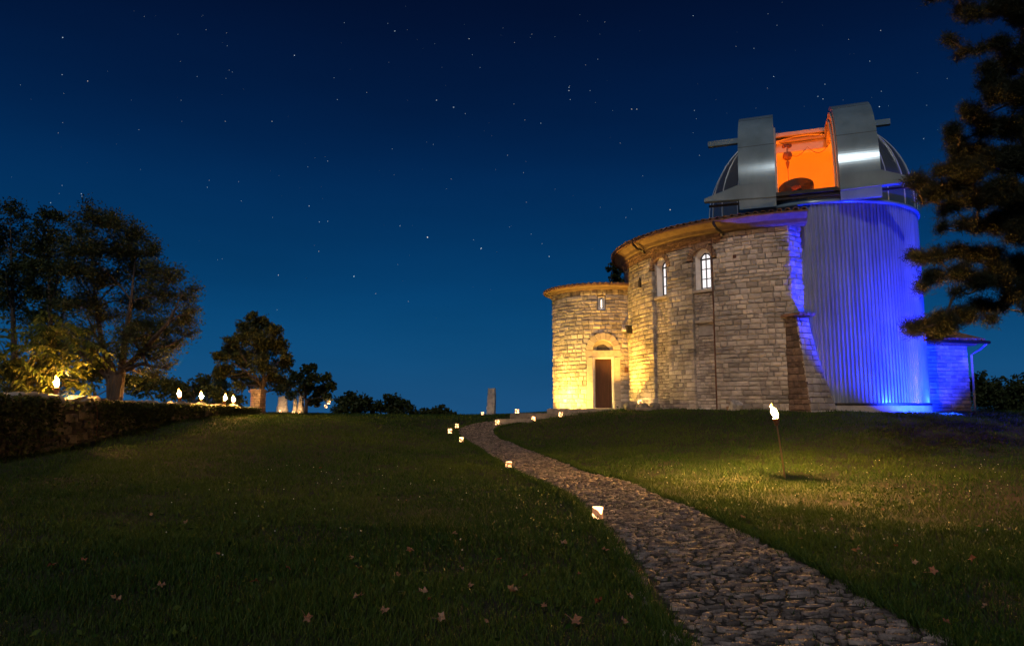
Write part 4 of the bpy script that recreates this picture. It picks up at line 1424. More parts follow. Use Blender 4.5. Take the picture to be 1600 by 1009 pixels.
def tree(name, label, base, forks, clumps, n_leaf, leaf, aspect, m, r0, seed, cat="tree", group=None, twigs=4, bark=BARK, gauss=.55, crownname="crown"):
    """forks: list of trunk polylines (first point = base); clumps: (x,y,z,rx,rz) in world"""
    rr = np.random.default_rng(seed)
    t = thing(name, label, cat, base, group=group)
    B = np.array(base)
    mb = MB()
    nodes = []
    for pl in forks:
        rads = [max(r0 * (1 - .93 * (i / (len(pl) - 1)) ** .8), .012) for i in range(len(pl))]
        mb.tube([np.array(p) - B for p in pl], rads, 8)
        nodes += [(np.array(p), r) for p, r in zip(pl[1:], rads[1:])]
    tw = MB()
    C = []
    tot = sum(c[3] ** 2 * c[4] for c in clumps)
    for (x, y, z, rx, rz_) in clumps:
        c = np.array((x, y, z))
        near_ = min(nodes, key=lambda q: np.linalg.norm(q[0] - c) + (1.0 if q[0][2] > z else 0))
        lp = limb_pts(near_[0], c, .1 * rx, 4, rr)
        tw.tube([p - B for p in lp], list(np.linspace(near_[1] * .6, max(.012, near_[1] * .18), 5)), 5, False)
        k = max(8, int(n_leaf * (rx ** 2 * rz_) / tot))
        pts = []
        for j in range(twigs):
            v = rr.normal(size=3); v /= np.linalg.norm(v); v[2] = abs(v[2]) * .7 + .1 if rr.random() < .75 else v[2]
            e = c + v * np.array((rx, rx, rz_)) * rr.uniform(.75, 1.15)
            tp = limb_pts(c, e, 0, 3, rr)
            tw.tube([p - B for p in tp], [max(.01, near_[1] * .17), .009, .007, .004], 4, False)
            ts_ = rr.uniform(.25, 1.05, k // (twigs + 2) + 1)
            q = c + (e - c)[None] * ts_[:, None] + rr.normal(0, .16, (len(ts_), 3)) * rx
            pts.append(q)
        v = rr.normal(size=(2 * k // (twigs + 2) + 1, 3))
        v /= np.linalg.norm(v, axis=1)[:, None]
        v *= (rr.uniform(0.25, 1, (len(v), 1)) ** gauss)
        pts.append(c + v * np.array((rx, rx, rz_)) * .92)
        C.append(np.concatenate(pts))
    mb.build("trunk", bark, t)
    tw.build("limbs", bark, t)
    C = np.concatenate(C) - B
    o = link(crownname, leaves_mesh(C, leaf, aspect, .3, seed), m, t)
    return t

# big spreading tree behind the wall: several stems fanning out, wispy crown
def P3(X, Y, d): return tuple(at(X, Y, d))
D = 20.0
bx = at(180, 612, D); bz = g(bx.x, D)
bb = (bx.x, D, bz - .1)
forks = [[bb, P3(178, 585, D), P3(160, 540, D + .2), P3(150, 480, D + .4), P3(142, 400, D + .3)],
         [bb, P3(190, 580, D), P3(195, 530, D - .2), P3(205, 470, D - .4), P3(212, 400, D - .2)],
         [bb, P3(185, 585, D), P3(222, 550, D - .3), P3(262, 505, D - .6), P3(285, 460, D - .5)],
         [bb, P3(172, 590, D), P3(120, 545, D + .4), P3(85, 500, D + .8)]]
rr = np.random.default_rng(3)
cl = []
for (X, Y, r) in ((150, 350, 30), (125, 365, 22), (172, 352, 26), (205, 372, 28), (140, 400, 34), (185, 400, 34), (230, 400, 26), (245, 425, 24), (215, 430, 30), (120, 430, 30), (160, 445, 32),
                  (270, 440, 22), (290, 470, 20), (255, 465, 28), (215, 480, 30), (282, 505, 24), (295, 490, 16), (250, 520, 28), (270, 545, 22), (235, 560, 24), (200, 530, 26), (165, 500, 26), (150, 545, 24), (185, 555, 22), (225, 540, 24), (215, 515, 26), (125, 525, 26), (110, 560, 22), (245, 590, 14), (290, 525, 18), (130, 480, 28),
                  (105, 400, 22), (300, 455, 14), (225, 585, 16), (258, 575, 14)):
    d = D + rr.uniform(-1.0, 1.3)
    p = at(X, Y, d); rad = r * d / 1111 * 1.3
    cl.append((p.x, p.y, p.z, rad, rad * .85))
tree("spreading_tree", "big spreading tree with wispy crown behind the wall, torchlit on its right", bb, forks, cl, 42000, .095, .36, LEAF_OLIVE, .17, 21, group="trees behind the wall", twigs=14)
# two dark trees behind on the left
for (X0, lab, tops, dd, sd) in ((18, "tall dark tree cut by the left picture edge", ((15, 330, 20), (30, 340, 16), (5, 370, 26), (40, 395, 24), (10, 420, 30), (45, 450, 26), (15, 480, 28), (-20, 390, 30), (-15, 450, 34), (-30, 340, 24)), 22.5, 31),
                               (76, "dark narrow topped tree between the edge tree and the spreading tree", ((75, 340, 16), (88, 345, 14), (65, 360, 18), (92, 378, 18), (72, 390, 22), (55, 420, 22), (92, 425, 24), (70, 460, 26), (100, 480, 24), (62, 505, 24), (90, 530, 24)), 22.0, 32)):
    p = at(X0 + 6, 610, dd); b0 = (p.x, dd, g(p.x, dd) - .1)
    fk = [[b0, P3(X0 + 4, 560, dd), P3(X0 + 2, 480, dd), P3(X0, 400, dd), P3(X0 - 2, 350, dd)]]
    cl = []
    for (X, Y, r) in tops:
        d = dd + rr.uniform(-.8, .8); q = at(X, Y, d); rad = r * d / 1111 * 1.25
        cl.append((q.x, q.y, q.z, rad, rad))
    tree("tall_tree", lab, b0, fk, cl, 12000, .11, .42, LEAF_DARK, .13, sd, group="trees behind the wall", twigs=7)
# small round tree by the pillar
D = 29.5
p = at(411, 648, D); b0 = (p.x, D, g(p.x, D) - .05)
fk = [[b0, P3(410, 625, D), P3(408, 602, D), P3(400, 588, D), P3(388, 570, D - .2), P3(375, 550, D - .3)], [b0, P3(410, 612, D), P3(412, 580, D), P3(408, 540, D), P3(400, 505, D)], [b0, P3(410, 608, D), P3(422, 575, D + .2), P3(435, 550, D + .3)],
      [b0, P3(409, 604, D), P3(385, 580, D - .2), P3(355, 562, D - .4)]]
cl = []
for (X, Y, r) in ((397, 500, 12), (383, 512, 13), (410, 512, 15), (428, 520, 15), (395, 530, 18), (372, 535, 15), (440, 540, 14), (420, 545, 18), (360, 550, 14), (345, 560, 12), (380, 560, 18), (405, 570, 18), (440, 570, 15), (355, 580, 13), (340, 585, 10), (375, 590, 14), (398, 600, 12),
                  (430, 595, 16), (446, 555, 10), (396, 492, 7), (372, 605, 10), (440, 610, 10)):
    d = D + rr.uniform(-.9, .9); q = at(X, Y, d); rad = r * d / 1111 * 1.2
    cl.append((q.x, q.y, q.z, rad, rad * .9))
tree("round_tree", "round leafy tree behind the gate pillar, its pale trunk lit by torches", b0, fk, cl, 24000, .12, .55, LEAF_OLIVE, .12, 41, twigs=5)
# bushy tree over the standing stones
D = 34.0
p = at(478, 650, D); b0 = (p.x, D, g(p.x, D) - .05)
fk = [[b0, P3(478, 630, D), P3(476, 605, D), P3(480, 580, D)], [b0, P3(480, 625, D), P3(500, 605, D)], [b0, P3(478, 622, D), P3(455, 603, D)]]
cl = []
for (X, Y, r) in ((478, 578, 11), (490, 574, 9), (465, 590, 13), (490, 592, 14), (510, 592, 11), (450, 602, 12), (475, 608, 15), (500, 612, 14), (517, 605, 9), (455, 618, 10), (490, 626, 12), (512, 622, 10), (520, 598, 6), (440, 595, 8)):
    d = D + rr.uniform(-.8, .6); q = at(X, Y, d); rad = r * d / 1111
    cl.append((q.x, q.y, q.z, rad, rad * .85))
tree("bushy_tree", "low bushy dark tree over the candlelit stones", b0, fk, cl, 6000, .15, .6, LEAF_DARK, .09, 42, twigs=4)
# conifer spire behind the torches
def conifer(label, X, Ytop, D, width, n, seed):
    p = at(X, 640, D); b0 = Vector((p.x, D, g(p.x, D) - .1))
    top = at(X, Ytop, D)
    t = thing("conifer_tree", label, "tree", b0)
    H = top.z - b0.z
    MB().tube([(0, 0, 0), (0, 0, H * .97)], [.12, .01], 7).build("trunk", BARK, t)
    q = np.random.default_rng(seed)
    h = q.uniform(.08, 1, n) ** .9
    a = q.uniform(0, 2 * math.pi, n)
    r = width * (1.04 - h) * (q.uniform(.15, 1, n) ** .6) * (1 + .3 * np.sin(h * 40))
    C = np.c_[np.cos(a) * r, np.sin(a) * r, h * H - .25 * r]
    link("crown", leaves_mesh(C, .22, .22, .6, seed), LEAF_DARK, t)
conifer("dark conifer spire behind the torches left of the round tree", 342, 572, 34, 1.1, 2600, 51)
D = 43.0
p = at(953, 640, D); b0 = (p.x, D, g(p.x, D) - .1)
cl = [(*at(X, Y, D + dd_), r_ * D / 1111 * .9, r_ * D / 1111 * .9) for X, Y, r_, dd_ in ((954, 414, 6, 0), (950, 421, 6, .3), (960, 418, 7, -.3), (966, 426, 9, .2), (958, 434, 10, 0), (972, 444, 14, .4), (962, 452, 12, 0), (968, 474, 18, 0))]
tree("tall_tree", "dark treetop rising behind the entrance tower roof", b0, [[b0, P3(954, 560, D), P3(956, 480, D), P3(955, 420, D)]], cl, 5000, .17, .5, LEAF_DARK, .2, 52)
# bushes
def bush(label, spots, D, n, leaf, seed, m=LEAF_DARK, group="dark bushes on the hill crest", name="bush"):
    p = at(spots[0][0], 650, D); b0 = Vector((p.x, D, g(p.x, D)))
    cl = []
    q = np.random.default_rng(seed)
    for (X, Y, r) in spots:
        d = D + q.uniform(-1, 1); c = at(X, Y, d); rad = r * d / 1111
        cl.append((c.x, c.y, c.z, rad * 1.15, rad))
    fk = [[tuple(b0), (b0.x + .1, D, b0.z + .5), (b0.x, D, b0.z + 1.0)]]
    tree(name, label, tuple(b0), fk, cl, n, leaf, .5, m, .06, seed, "bush", group, 5, crownname="foliage")
bush("dark rounded bush right of the bushy tree on the crest", [(553, 632, 18), (538, 634, 16), (566, 632, 15), (545, 622, 12), (532, 645, 15), (560, 645, 16)], 44, 2600, .24, 61)
bush("dark wide bush in the middle of the crest", [(612, 632, 16), (596, 638, 14), (630, 636, 14), (608, 622, 8), (585, 642, 13), (640, 644, 12), (615, 646, 16)], 46, 2800, .24, 62)
bush("low dark bush at the right end of the crest bushes", [(683, 644, 10), (668, 646, 10), (698, 645, 9), (655, 648, 9), (708, 648, 6), (690, 636, 5)], 47, 1800, .22, 63)
bush("dark thicket behind the wall under the conifer spire", [(300, 615, 22), (270, 612, 22), (330, 618, 18), (240, 605, 22), (215, 605, 20), (355, 625, 16), (320, 598, 14), (375, 628, 12)], 29, 5200, .17, 64, group="dark bushes behind the wall")
bush("dark undergrowth behind the wall beneath the spreading tree", [(140, 590, 26), (100, 600, 22), (165, 575, 22), (205, 600, 18), (60, 595, 26), (20, 590, 30)], 21, 4200, .13, 65, group="dark bushes behind the wall")
for (X, Yt, r, sd, lab) in ((1533, 590, 20, 71, "dark tree just right of the blue annex"), (1562, 600, 20, 72, "dark tree in the middle of the far right group"), (1592, 594, 20, 73, "dark tree at the right picture edge on the horizon")):
    bush(lab, [(X, Yt + 8, r * .7), (X - 12, Yt + 22, r), (X + 12, Yt + 22, r), (X, Yt - 4, r * .45), (X - 6, Yt + 38, r), (X + 10, Yt + 38, r)], 46, 2200, .26, sd, LEAF_DARK, "dark trees right of the annex", "distant_tree")

# leafy shrub with drooping pinnate leaves beside the first torch
shr = thing("leafy_shrub", "yellow green shrub with drooping leaflets lit by the nearest torch", "shrub", (-11.4, 16.4, 1.0))
q = np.random.default_rng(77)
stems = MB()
B = np.array((-11.4, 16.4, 1.0))
leafV = []
for i in range(150):
    X = q.uniform(-25, 140) if i > 30 else q.uniform(10, 120)
    Yc = 475 + 120 * q.random() ** .85 + abs(X - 70) * .55
    if Yc > 606: Yc = q.uniform(540, 605)
    d = q.uniform(15.5, 17.2)
    c = np.array(at(X, Yc, d))
    dirv = np.array((q.normal(.5, .6), q.normal(-.4, .4), q.normal(-.1, .25))); dirv /= np.linalg.norm(dirv)
    L = q.uniform(.4, .75)
    pts = [c + dirv * L * t + np.array((0, 0, -.35 * L * t * t)) for t in np.linspace(0, 1, 6)]
    if i % 3 == 0:
        lp = limb_pts(B + q.normal(0, .15, 3) * np.array((1, 1, 0)), c, .2, 4, q)
        stems.tube([p - B for p in lp], [.022, .018, .014, .01, .006], 5, False)
    fm = MB()
    fm.tube([p - c for p in pts], [.006] * 5 + [.003], 4, False, .3)
    side = np.cross(dirv, (0, 0, 1)); side /= np.linalg.norm(side) + 1e-9
    tn = q.random()
    for k, t in enumerate(np.linspace(.12, 1, 6)):
        o_ = c + dirv * L * t + np.array((0, 0, -.35 * L * t * t)) - c
        for sd in (-1, 1):
            out = side * sd * .75 + dirv * .55 + np.array((0, 0, -.45 + q.normal(0, .15)))
            out /= np.linalg.norm(out)
            w = np.cross(out, (q.normal(0, .3), q.normal(0, .3), 1)); w /= np.linalg.norm(w) + 1e-9
            l_ = q.uniform(.15, .23); wd = l_ * .20
            tip = o_ + out * l_ + np.array((0, 0, -.03))
            m1 = o_ + out * l_ * .4
            fm.add([o_, m1 + w * wd, tip, m1 - w * wd, m1 - np.array((0, 0, .012))], [(0, 1, 4), (1, 2, 4), (2, 3, 4), (3, 0, 4)], min(max(tn + q.normal(0, .15), 0), 1))
    o = fm.build("leaf", LEAF_LIT, shr); o.location = c - B
stems.build("stem", PLANTSTEM, shr)

# bramble hanging over the wall
br = thing("bramble_stem", "thin bramble stem trailing down the dark wall face", "plant", (WX + .34, 15.9, 1.45))
pts = [(0, -.1, 0.05), (.06, 0, 0), (.08, .12, -.2), (.06, .2, -.5), (.06, .2, -.8), (.10, .1, -1.0)]
MB().tube(pts, [.01, .009, .009, .008, .006, .004], 5).build("stem", COPPER, br)
q = np.random.default_rng(5)
C = np.array([np.array(pts[i]) * (1 - t) + np.array(pts[i + 1]) * t for i in range(5) for t in (0, .3, .6)]) + q.normal(0, .03, (15, 3))
link("leaves", leaves_mesh(C, .07, .6, .2, 6), LEAF_LIT, br)

# ------------------------------------------------------------------ pine at the right
pine = thing("pine_tree", "large dark pine reaching in from the right picture edge", "tree", (13.2, 13.8, g(13.2, 13.8) - .1))
PB = np.array((13.2, 13.8, g(13.2, 13.8) - .1))
q = np.random.default_rng(88)
tr = MB(); tr.tube([PB - PB, np.array((-.1, 0, 2.5)), np.array((.1, .1, 5)), np.array((-.1, 0, 7.5)), np.array((0, 0, 11)), np.array((.1, 0, 15)), np.array((0, 0, 20))], [.34, .31, .28, .25, .21, .14, .04], 12)
tr.build("trunk", BARK, pine)
# masses: (X, Y, rx px, ry px)
mass = [(1425, 515, 13, 11), (1445, 510, 16, 14), (1462, 520, 12, 12), (1478, 505, 18, 14), (1505, 492, 20, 14), (1530, 478, 18, 13), (1548, 500, 8, 8), (1560, 480, 14, 10), (1470, 495, 14, 10),
        (1424, 398, 10, 7), (1440, 402, 12, 9), (1465, 400, 14, 10), (1492, 395, 18, 12), (1520, 398, 18, 14), (1450, 435, 10, 9), (1440, 448, 8, 8), (1470, 430, 14, 12), (1500, 425, 18, 13), (1530, 440, 16, 16), (1495, 455, 9, 7), (1560, 430, 22, 22),
        (1590, 420, 24, 26), (1585, 460, 22, 18), (1550, 400, 18, 18), (1475, 352, 5, 4), (1467, 358, 4, 3), (1470, 335, 6, 5), (1505, 352, 12, 8), (1530, 350, 16, 14),
        (1430, 283, 14, 10), (1450, 290, 16, 12), (1445, 308, 14, 10), (1470, 300, 20, 16), (1500, 290, 22, 18), (1490, 320, 20, 12), (1530, 310, 24, 20), (1560, 300, 26, 24), (1590, 310, 26, 30), (1560, 345, 22, 22), (1592, 360, 22, 26),
        (1470, 268, 12, 9), (1495, 262, 16, 14), (1520, 270, 20, 18), (1493, 220, 13, 14), (1490, 205, 12, 10), (1497, 238, 14, 12), (1520, 240, 20, 18), (1550, 250, 24, 22), (1585, 255, 26, 28), (1515, 172, 12, 12), (1525, 185, 14, 14), (1540, 200, 18, 16), (1570, 200, 22, 20), (1595, 200, 22, 24),
        (1545, 130, 14, 14), (1550, 150, 16, 14), (1570, 140, 20, 18), (1595, 150, 20, 22), (1545, 108, 14, 10), (1560, 72, 18, 12), (1580, 90, 18, 14), (1530, 80, 10, 5), (1510, 78, 8, 4), (1498, 88, 6, 3), (1492, 68, 5, 3), (1482, 60, 4, 3), (1600, 90, 18, 18), (1575, 110, 18, 14),
        (1505, 15, 12, 9), (1520, 24, 14, 8), (1545, 15, 18, 14), (1575, 10, 22, 18), (1600, 22, 20, 16), (1460, -6, 14, 5), (1490, -12, 16, 9), (1540, -25, 30, 20), (1590, -30, 34, 24),
        (1630, 330, 40, 60), (1640, 420, 40, 50), (1640, 230, 40, 60), (1640, 130, 40, 50), (1640, 40, 40, 60), (1690, 300, 50, 90), (1690, 150, 50, 90), (1620, 480, 20, 16)]
cen, limbs = [], MB()
hubs = []
for (X, Y, rx, ry) in sorted(mass, key=lambda m__: -m__[0]):
    d = q.uniform(12.6, 14.6)
    c = np.array(at(X, Y, d))
    k = d / 1111
    n = max(5, int(rx * ry / 7))
    v = q.normal(size=(n, 3)); v /= np.linalg.norm(v, axis=1)[:, None]; v *= q.random((n, 1)) ** .45
    cen.append(c + v * np.array((rx * k, rx * k * 1.3, ry * k)) * .92)
    cand = [(np.linalg.norm((h_ - (c - PB)) * np.array((1, .35, 1.6))), h_) for h_ in hubs if h_[0] > c[0] - PB[0] + .15]
    src_ = min(cand, key=lambda t__: t__[0])[1] if cand and X < 1625 else np.array((0, 0, min(max(1.0, c[2] - PB[2] + .2), 11.5)))
    hubs.append(c - PB)
    lp = limb_pts(src_, c - PB, -.05, 5, q)
    limbs.tube(lp, [.030, .026, .022, .018, .013, .008] if X < 1625 else [.08, .07, .06, .05, .04, .03], 5, False)
    for e in cen[-1][: max(2, n // 3)]:
        tp = limb_pts(lp[4], e - PB, .02, 2, q)
        limbs.tube(tp, [.014, .010, .006], 4, False)
# tall upper crown, out of view, added to shade annex and tower from the moon
for k in range(60):
    hz = q.uniform(11, 20.5)
    sp = 2.6 * (1.12 - (hz - 11) / 10.5)
    c = np.array((13.5 + q.uniform(-.45, 1) * sp, 13.8 + q.uniform(-1, 1) * sp, hz))
    v = q.normal(size=(48, 3)); v /= np.linalg.norm(v, axis=1)[:, None]; v *= q.random((48, 1)) ** .45
    cen.append(c + v * np.array((.85, .85, .5)))
    limbs.tube(limb_pts((0, 0, min(hz - PB[2] - .2, 19.5)), c - PB, -.05, 4, q), [.06, .045, .032, .02, .01], 5, False)
limbs.build("limbs", BARK, pine)
cen = np.concatenate(cen) - PB
nn = 62
n = len(cen)
dv = q.normal(size=(n, nn, 3)); dv[:, :, 2] += .35; dv /= np.linalg.norm(dv, axis=2)[:, :, None]
ln = q.uniform(.09, .155, (n, nn, 1))
a = np.repeat(cen[:, None, :], nn, 1) + q.normal(0, .055, (n, nn, 3))
e = a + dv * ln
w = np.cross(dv, q.normal(size=(n, nn, 3))); w /= np.linalg.norm(w, axis=2)[:, :, None]
w *= .0055
V = np.stack([a - w, a + w, e], 2).reshape(-1, 3)
F = np.arange(len(V)).reshape(-1, 3)
tn = np.repeat(np.clip(np.repeat(q.random(n), nn) * .6 + q.random(n * nn) * .4, 0, 1), 3)
link("needles", np_mesh("needles", V, F, tn), NEEDLE, pine)

# ------------------------------------------------------------------ grass
def in_building(x, y):
    m = (np.hypot(x - HC[0], y - HC[1]) < HR + .05) | (np.hypot(x - TC_[0], y - TC_[1]) < TR + .05) | (np.hypot(x - OC.x, y - OC.y) < OR + .1)
    m |= (x > 1.5) & (x < 5.6) & (y > 31.5) & (y < 34)
    m |= (np.abs(x - WX) < .32) & (y > 9.5) & (y < 26.7)
    m |= (x > 15.6) & (x < 19.4) & (y > 29.3)
    return m
def blades(n, y0, y1, seed, seg3, xlim=.84):
    r = np.random.default_rng(seed)
    y = y0 * (y1 / y0) ** r.random(n)
    x = (r.random(n) * 2 - 1) * (xlim * y + 1.2)
    h = .061 + .0009 * y
    w = .0054 * (y / 5) ** 1.02
    # clumpy density
    dn = np.sin(x * 2.1 + 1.3 * np.sin(y * 1.7)) * np.sin(y * 2.4 + 1.1 * np.sin(x * 1.3)) + .6 * np.sin(x * 5.3 + y * 3.1) * np.sin(y * 6.1 - x * 2.0)
    keep = (dn + r.normal(0, .9, n)) > -1.05
    lit = np.exp(-(((x - 8.6) / 3.6) ** 2 + ((y - 9.6) / 2.6) ** 2)) + .8 * np.exp(-(((x - 15) / 6) ** 2 + ((y - 18.5) / 3.5) ** 2))
    keep &= r.random(n) > lit * (.85 + .25 * np.sin(x * 2.3 + y))
    pd = path_dist(x, y)
    keep &= (pd > HW + .06 + r.normal(0, .06, n)) & ~in_building(x, y)
    x, y, dn, h, w = x[keep], y[keep], dn[keep], h[keep], w[keep]
    n = len(x)
    z = gvec(x, y) - .005
    hh = h * r.uniform(.45, 1.25, n) * (1 + .22 * np.clip(dn, -1, 1.2))
    a = r.uniform(0, 2 * math.pi, n)
    lean = r.uniform(.15, .95, n) * hh
    la = r.uniform(0, 2 * math.pi, n)
    B_ = np.c_[x, y, z]
    W = np.c_[np.cos(a), np.sin(a), np.zeros(n)] * (w * r.uniform(.6, 1.3, n) / 2)[:, None]
    Ld = np.c_[np.cos(la), np.sin(la), np.zeros(n)] * lean[:, None]
    tip = B_ + Ld + np.c_[np.zeros(n), np.zeros(n), hh]
    big = np.sin(x * .8 + 2 * np.sin(y * .5)) * .25 + .5
    t = np.clip(big + r.normal(0, .28, n), 0, 1)
    if seg3:
        mid = B_ + Ld * .35 + np.c_[np.zeros(n), np.zeros(n), hh * .62]
        V = np.stack([B_ - W, B_ + W, mid + W * .8, mid - W * .8, tip], 1).reshape(-1, 3)
        o = np.arange(n)[:, None] * 5
        F = np.concatenate([o + np.array([0, 1, 2]), o + np.array([0, 2, 3]), o + np.array([3, 2, 4])])
        return V, F, np.repeat(t, 5)
    V = np.stack([B_ - W, B_ + W, tip], 1).reshape(-1, 3)
    return V, np.arange(3 * n).reshape(n, 3), np.repeat(t, 3)
parts = [blades(270000, 3.2, 8.0, 1, True, 1.05), blades(520000, 8.0, 48, 2, False, 1.0)]
# longer blades along the path edges and a few between the stones
r = np.random.default_rng(17)
n = 30000
s_e = PATH_LEN * r.random(n) ** 1.6
inside = r.random(n) < .18
u_e = np.where(inside, r.uniform(-HW, HW, n), np.sign(r.random(n) - .5) * (HW + .05 + np.abs(r.normal(0, .07, n))))
x, y = path_pt(s_e, u_e)
h_ = np.where(inside, .035, .085) * r.uniform(.5, 1.3, n)
a = r.uniform(0, 6.28, n); la = r.uniform(0, 6.28, n)
B_ = np.c_[x, y, gvec(x, y)]
W = np.c_[np.cos(a), np.sin(a), 0 * a] * (.0035 * (1 + s_e / 12))[:, None]
tip = B_ + np.c_[np.cos(la) * h_ * .6, np.sin(la) * h_ * .6, h_]
parts.append((np.stack([B_ - W, B_ + W, tip], 1).reshape(-1, 3), np.arange(3 * n).reshape(n, 3), np.repeat(np.clip(r.normal(.45, .25, n), 0, 1), 3)))
off = 0
Vs, Fs, Ts = [], [], []
for V, F, T in parts:
    Vs.append(V); Fs.append(F + off); Ts.append(T); off += len(V)
gr_o = link("grass", np_mesh("grass", np.concatenate(Vs), np.concatenate(Fs), np.concatenate(Ts)), GRASS)
tag(gr_o, "short dark green lawn grass covering the hilltop", kind="stuff")

# broad weed leaves (clover and plantain) among the near grass
r = np.random.default_rng(9)
n = 9000
y = np.sqrt(r.uniform(3.2 ** 2, 12 ** 2, n)); x = (r.random(n) * 2 - 1) * (.8 * y + 1)
dn = np.sin(x * 1.1 + 2.0) * np.sin(y * 1.3 + .4) + r.normal(0, .5, n)
kp = (dn > .35) & (path_dist(x, y) > HW + .1)
x, y = x[kp], y[kp]
C = np.c_[x, y, gvec(x, y) + r.uniform(.015, .06, len(x))]
tag(link("weed_leaves", leaves_mesh(C, .05, .6, 0, 10), GRASS), "low broad weed leaves mixed into the near lawn", kind="stuff")
# clover flowers
n = 420
y = r.uniform(6, 15, n); x = r.uniform(-5, 10, n)
kp = (path_dist(x, y) > HW + .3) & ((x > 2) | (r.random(n) < .3))
x, y = x[kp], y[kp]
C = np.c_[x, y, gvec(x, y) + .07]
V = (C[:, None, :] + np.array([(-1, 0, 0), (0, -1, 0), (1, 0, 0), (0, 1, 0), (0, 0, 1.1), (0, 0, -.8)])[None] * .009).reshape(-1, 3)
o = np.arange(len(C))[:, None] * 6
F = np.concatenate([o + np.array(t) for t in ((0, 1, 4), (1, 2, 4), (2, 3, 4), (3, 0, 4), (1, 0, 5), (2, 1, 5), (3, 2, 5), (0, 3, 5))])
tag(link("clover_flowers", np_mesh("clover_flowers", V, F, r.random(len(V))), FLOWER), "tiny pale clover flowers dotted over the lawn", kind="stuff")

# fallen leaves: each one a thing
protos = []
for k in range(4):
    rr = random.Random(200 + k)
    n = 11
    vs = [(0, 0, .006)]
    for i in range(n):
        a = 2 * math.pi * i / n
        rad = (.052 if i % 2 == 0 else .030) * rr.uniform(.8, 1.25)
        vs.append((rad * math.cos(a), rad * math.sin(a), rr.uniform(-.012, .045)))
    b = MB(); b.add(vs, [(0, 1 + i, 1 + (i + 1) % n) for i in range(n)], k / 3)
    b.add([(-.05, 0, .004), (-.05, .003, .006), (-.11, .012, .015), (-.11, .009, .012)], [(0, 1, 2, 3)], k / 3)
    me = bpy.data.meshes.new("fallen_leaf")
    me.from_pydata(b.v, [], b.f)
    a_ = me.attributes.new("tint", 'FLOAT', 'POINT'); a_.data.foreach_set("value", np.array(b.t, dtype=np.float32))
    me.materials.append(DRYLEAF)
    protos.append(me)
spots = [(397, 922), (558, 898), (548, 880), (660, 942), (670, 955), (622, 912), (735, 930), (800, 935), (130, 893), (480, 985), (600, 975), (690, 985), (780, 885), (820, 912), (975, 985), (985, 940), (935, 950), (1000, 900), (290, 827), (235, 815), (500, 740), (635, 790), (710, 845),
         (880, 860), (905, 905), (850, 960), (945, 870), (1075, 960), (1183, 757), (1105, 800), (1160, 815), (1300, 820), (1400, 860), (1460, 905), (1380, 800), (1430, 890), (1520, 880), (1250, 850), (1340, 870), (560, 950), (450, 900), (340, 880), (250, 930), (180, 950), (80, 900), (900, 985), (760, 990), (1540, 960), (1480, 985), (1530, 830), (640, 870), (720, 900)]
for i, (X, Y) in enumerate(spots):
    v_ = at(X, Y, 10.0); dz = v_.z - EYE
    t = -EYE / dz
    x, y = v_.x * t, 10.0 * t
    if path_dist(np.array([x]), np.array([y]))[0] < HW - .05 and i % 2: continue
    o = bpy.data.objects.new("fallen_leaf", protos[i % 4]); COL.objects.link(o)
    o.location = (x, y, g(x, y) + (.055 if path_dist(np.array([x]), np.array([y]))[0] > HW else .045))
    o.rotation_euler = (random.uniform(-.7, .7), random.uniform(-.7, .7), random.uniform(0, 6.28))
    s_ = random.uniform(.32, .75); o.scale = (s_, s_, s_)
    pd_ = path_dist(np.array([x]), np.array([y]))[0]
    if pd_ < HW + .04: tag(o, "dry curled brown leaf lying on the cobbled path", "leaf", "dry leaves on the path")
    elif x > 1.6: tag(o, "dry curled brown leaf fallen on the torch side of the lawn", "leaf", "dry leaves on the lawn right of the path")
    else: tag(o, "dry curled brown leaf fallen on the dark lawn left of the path", "leaf", "dry leaves on the lawn left of the path")

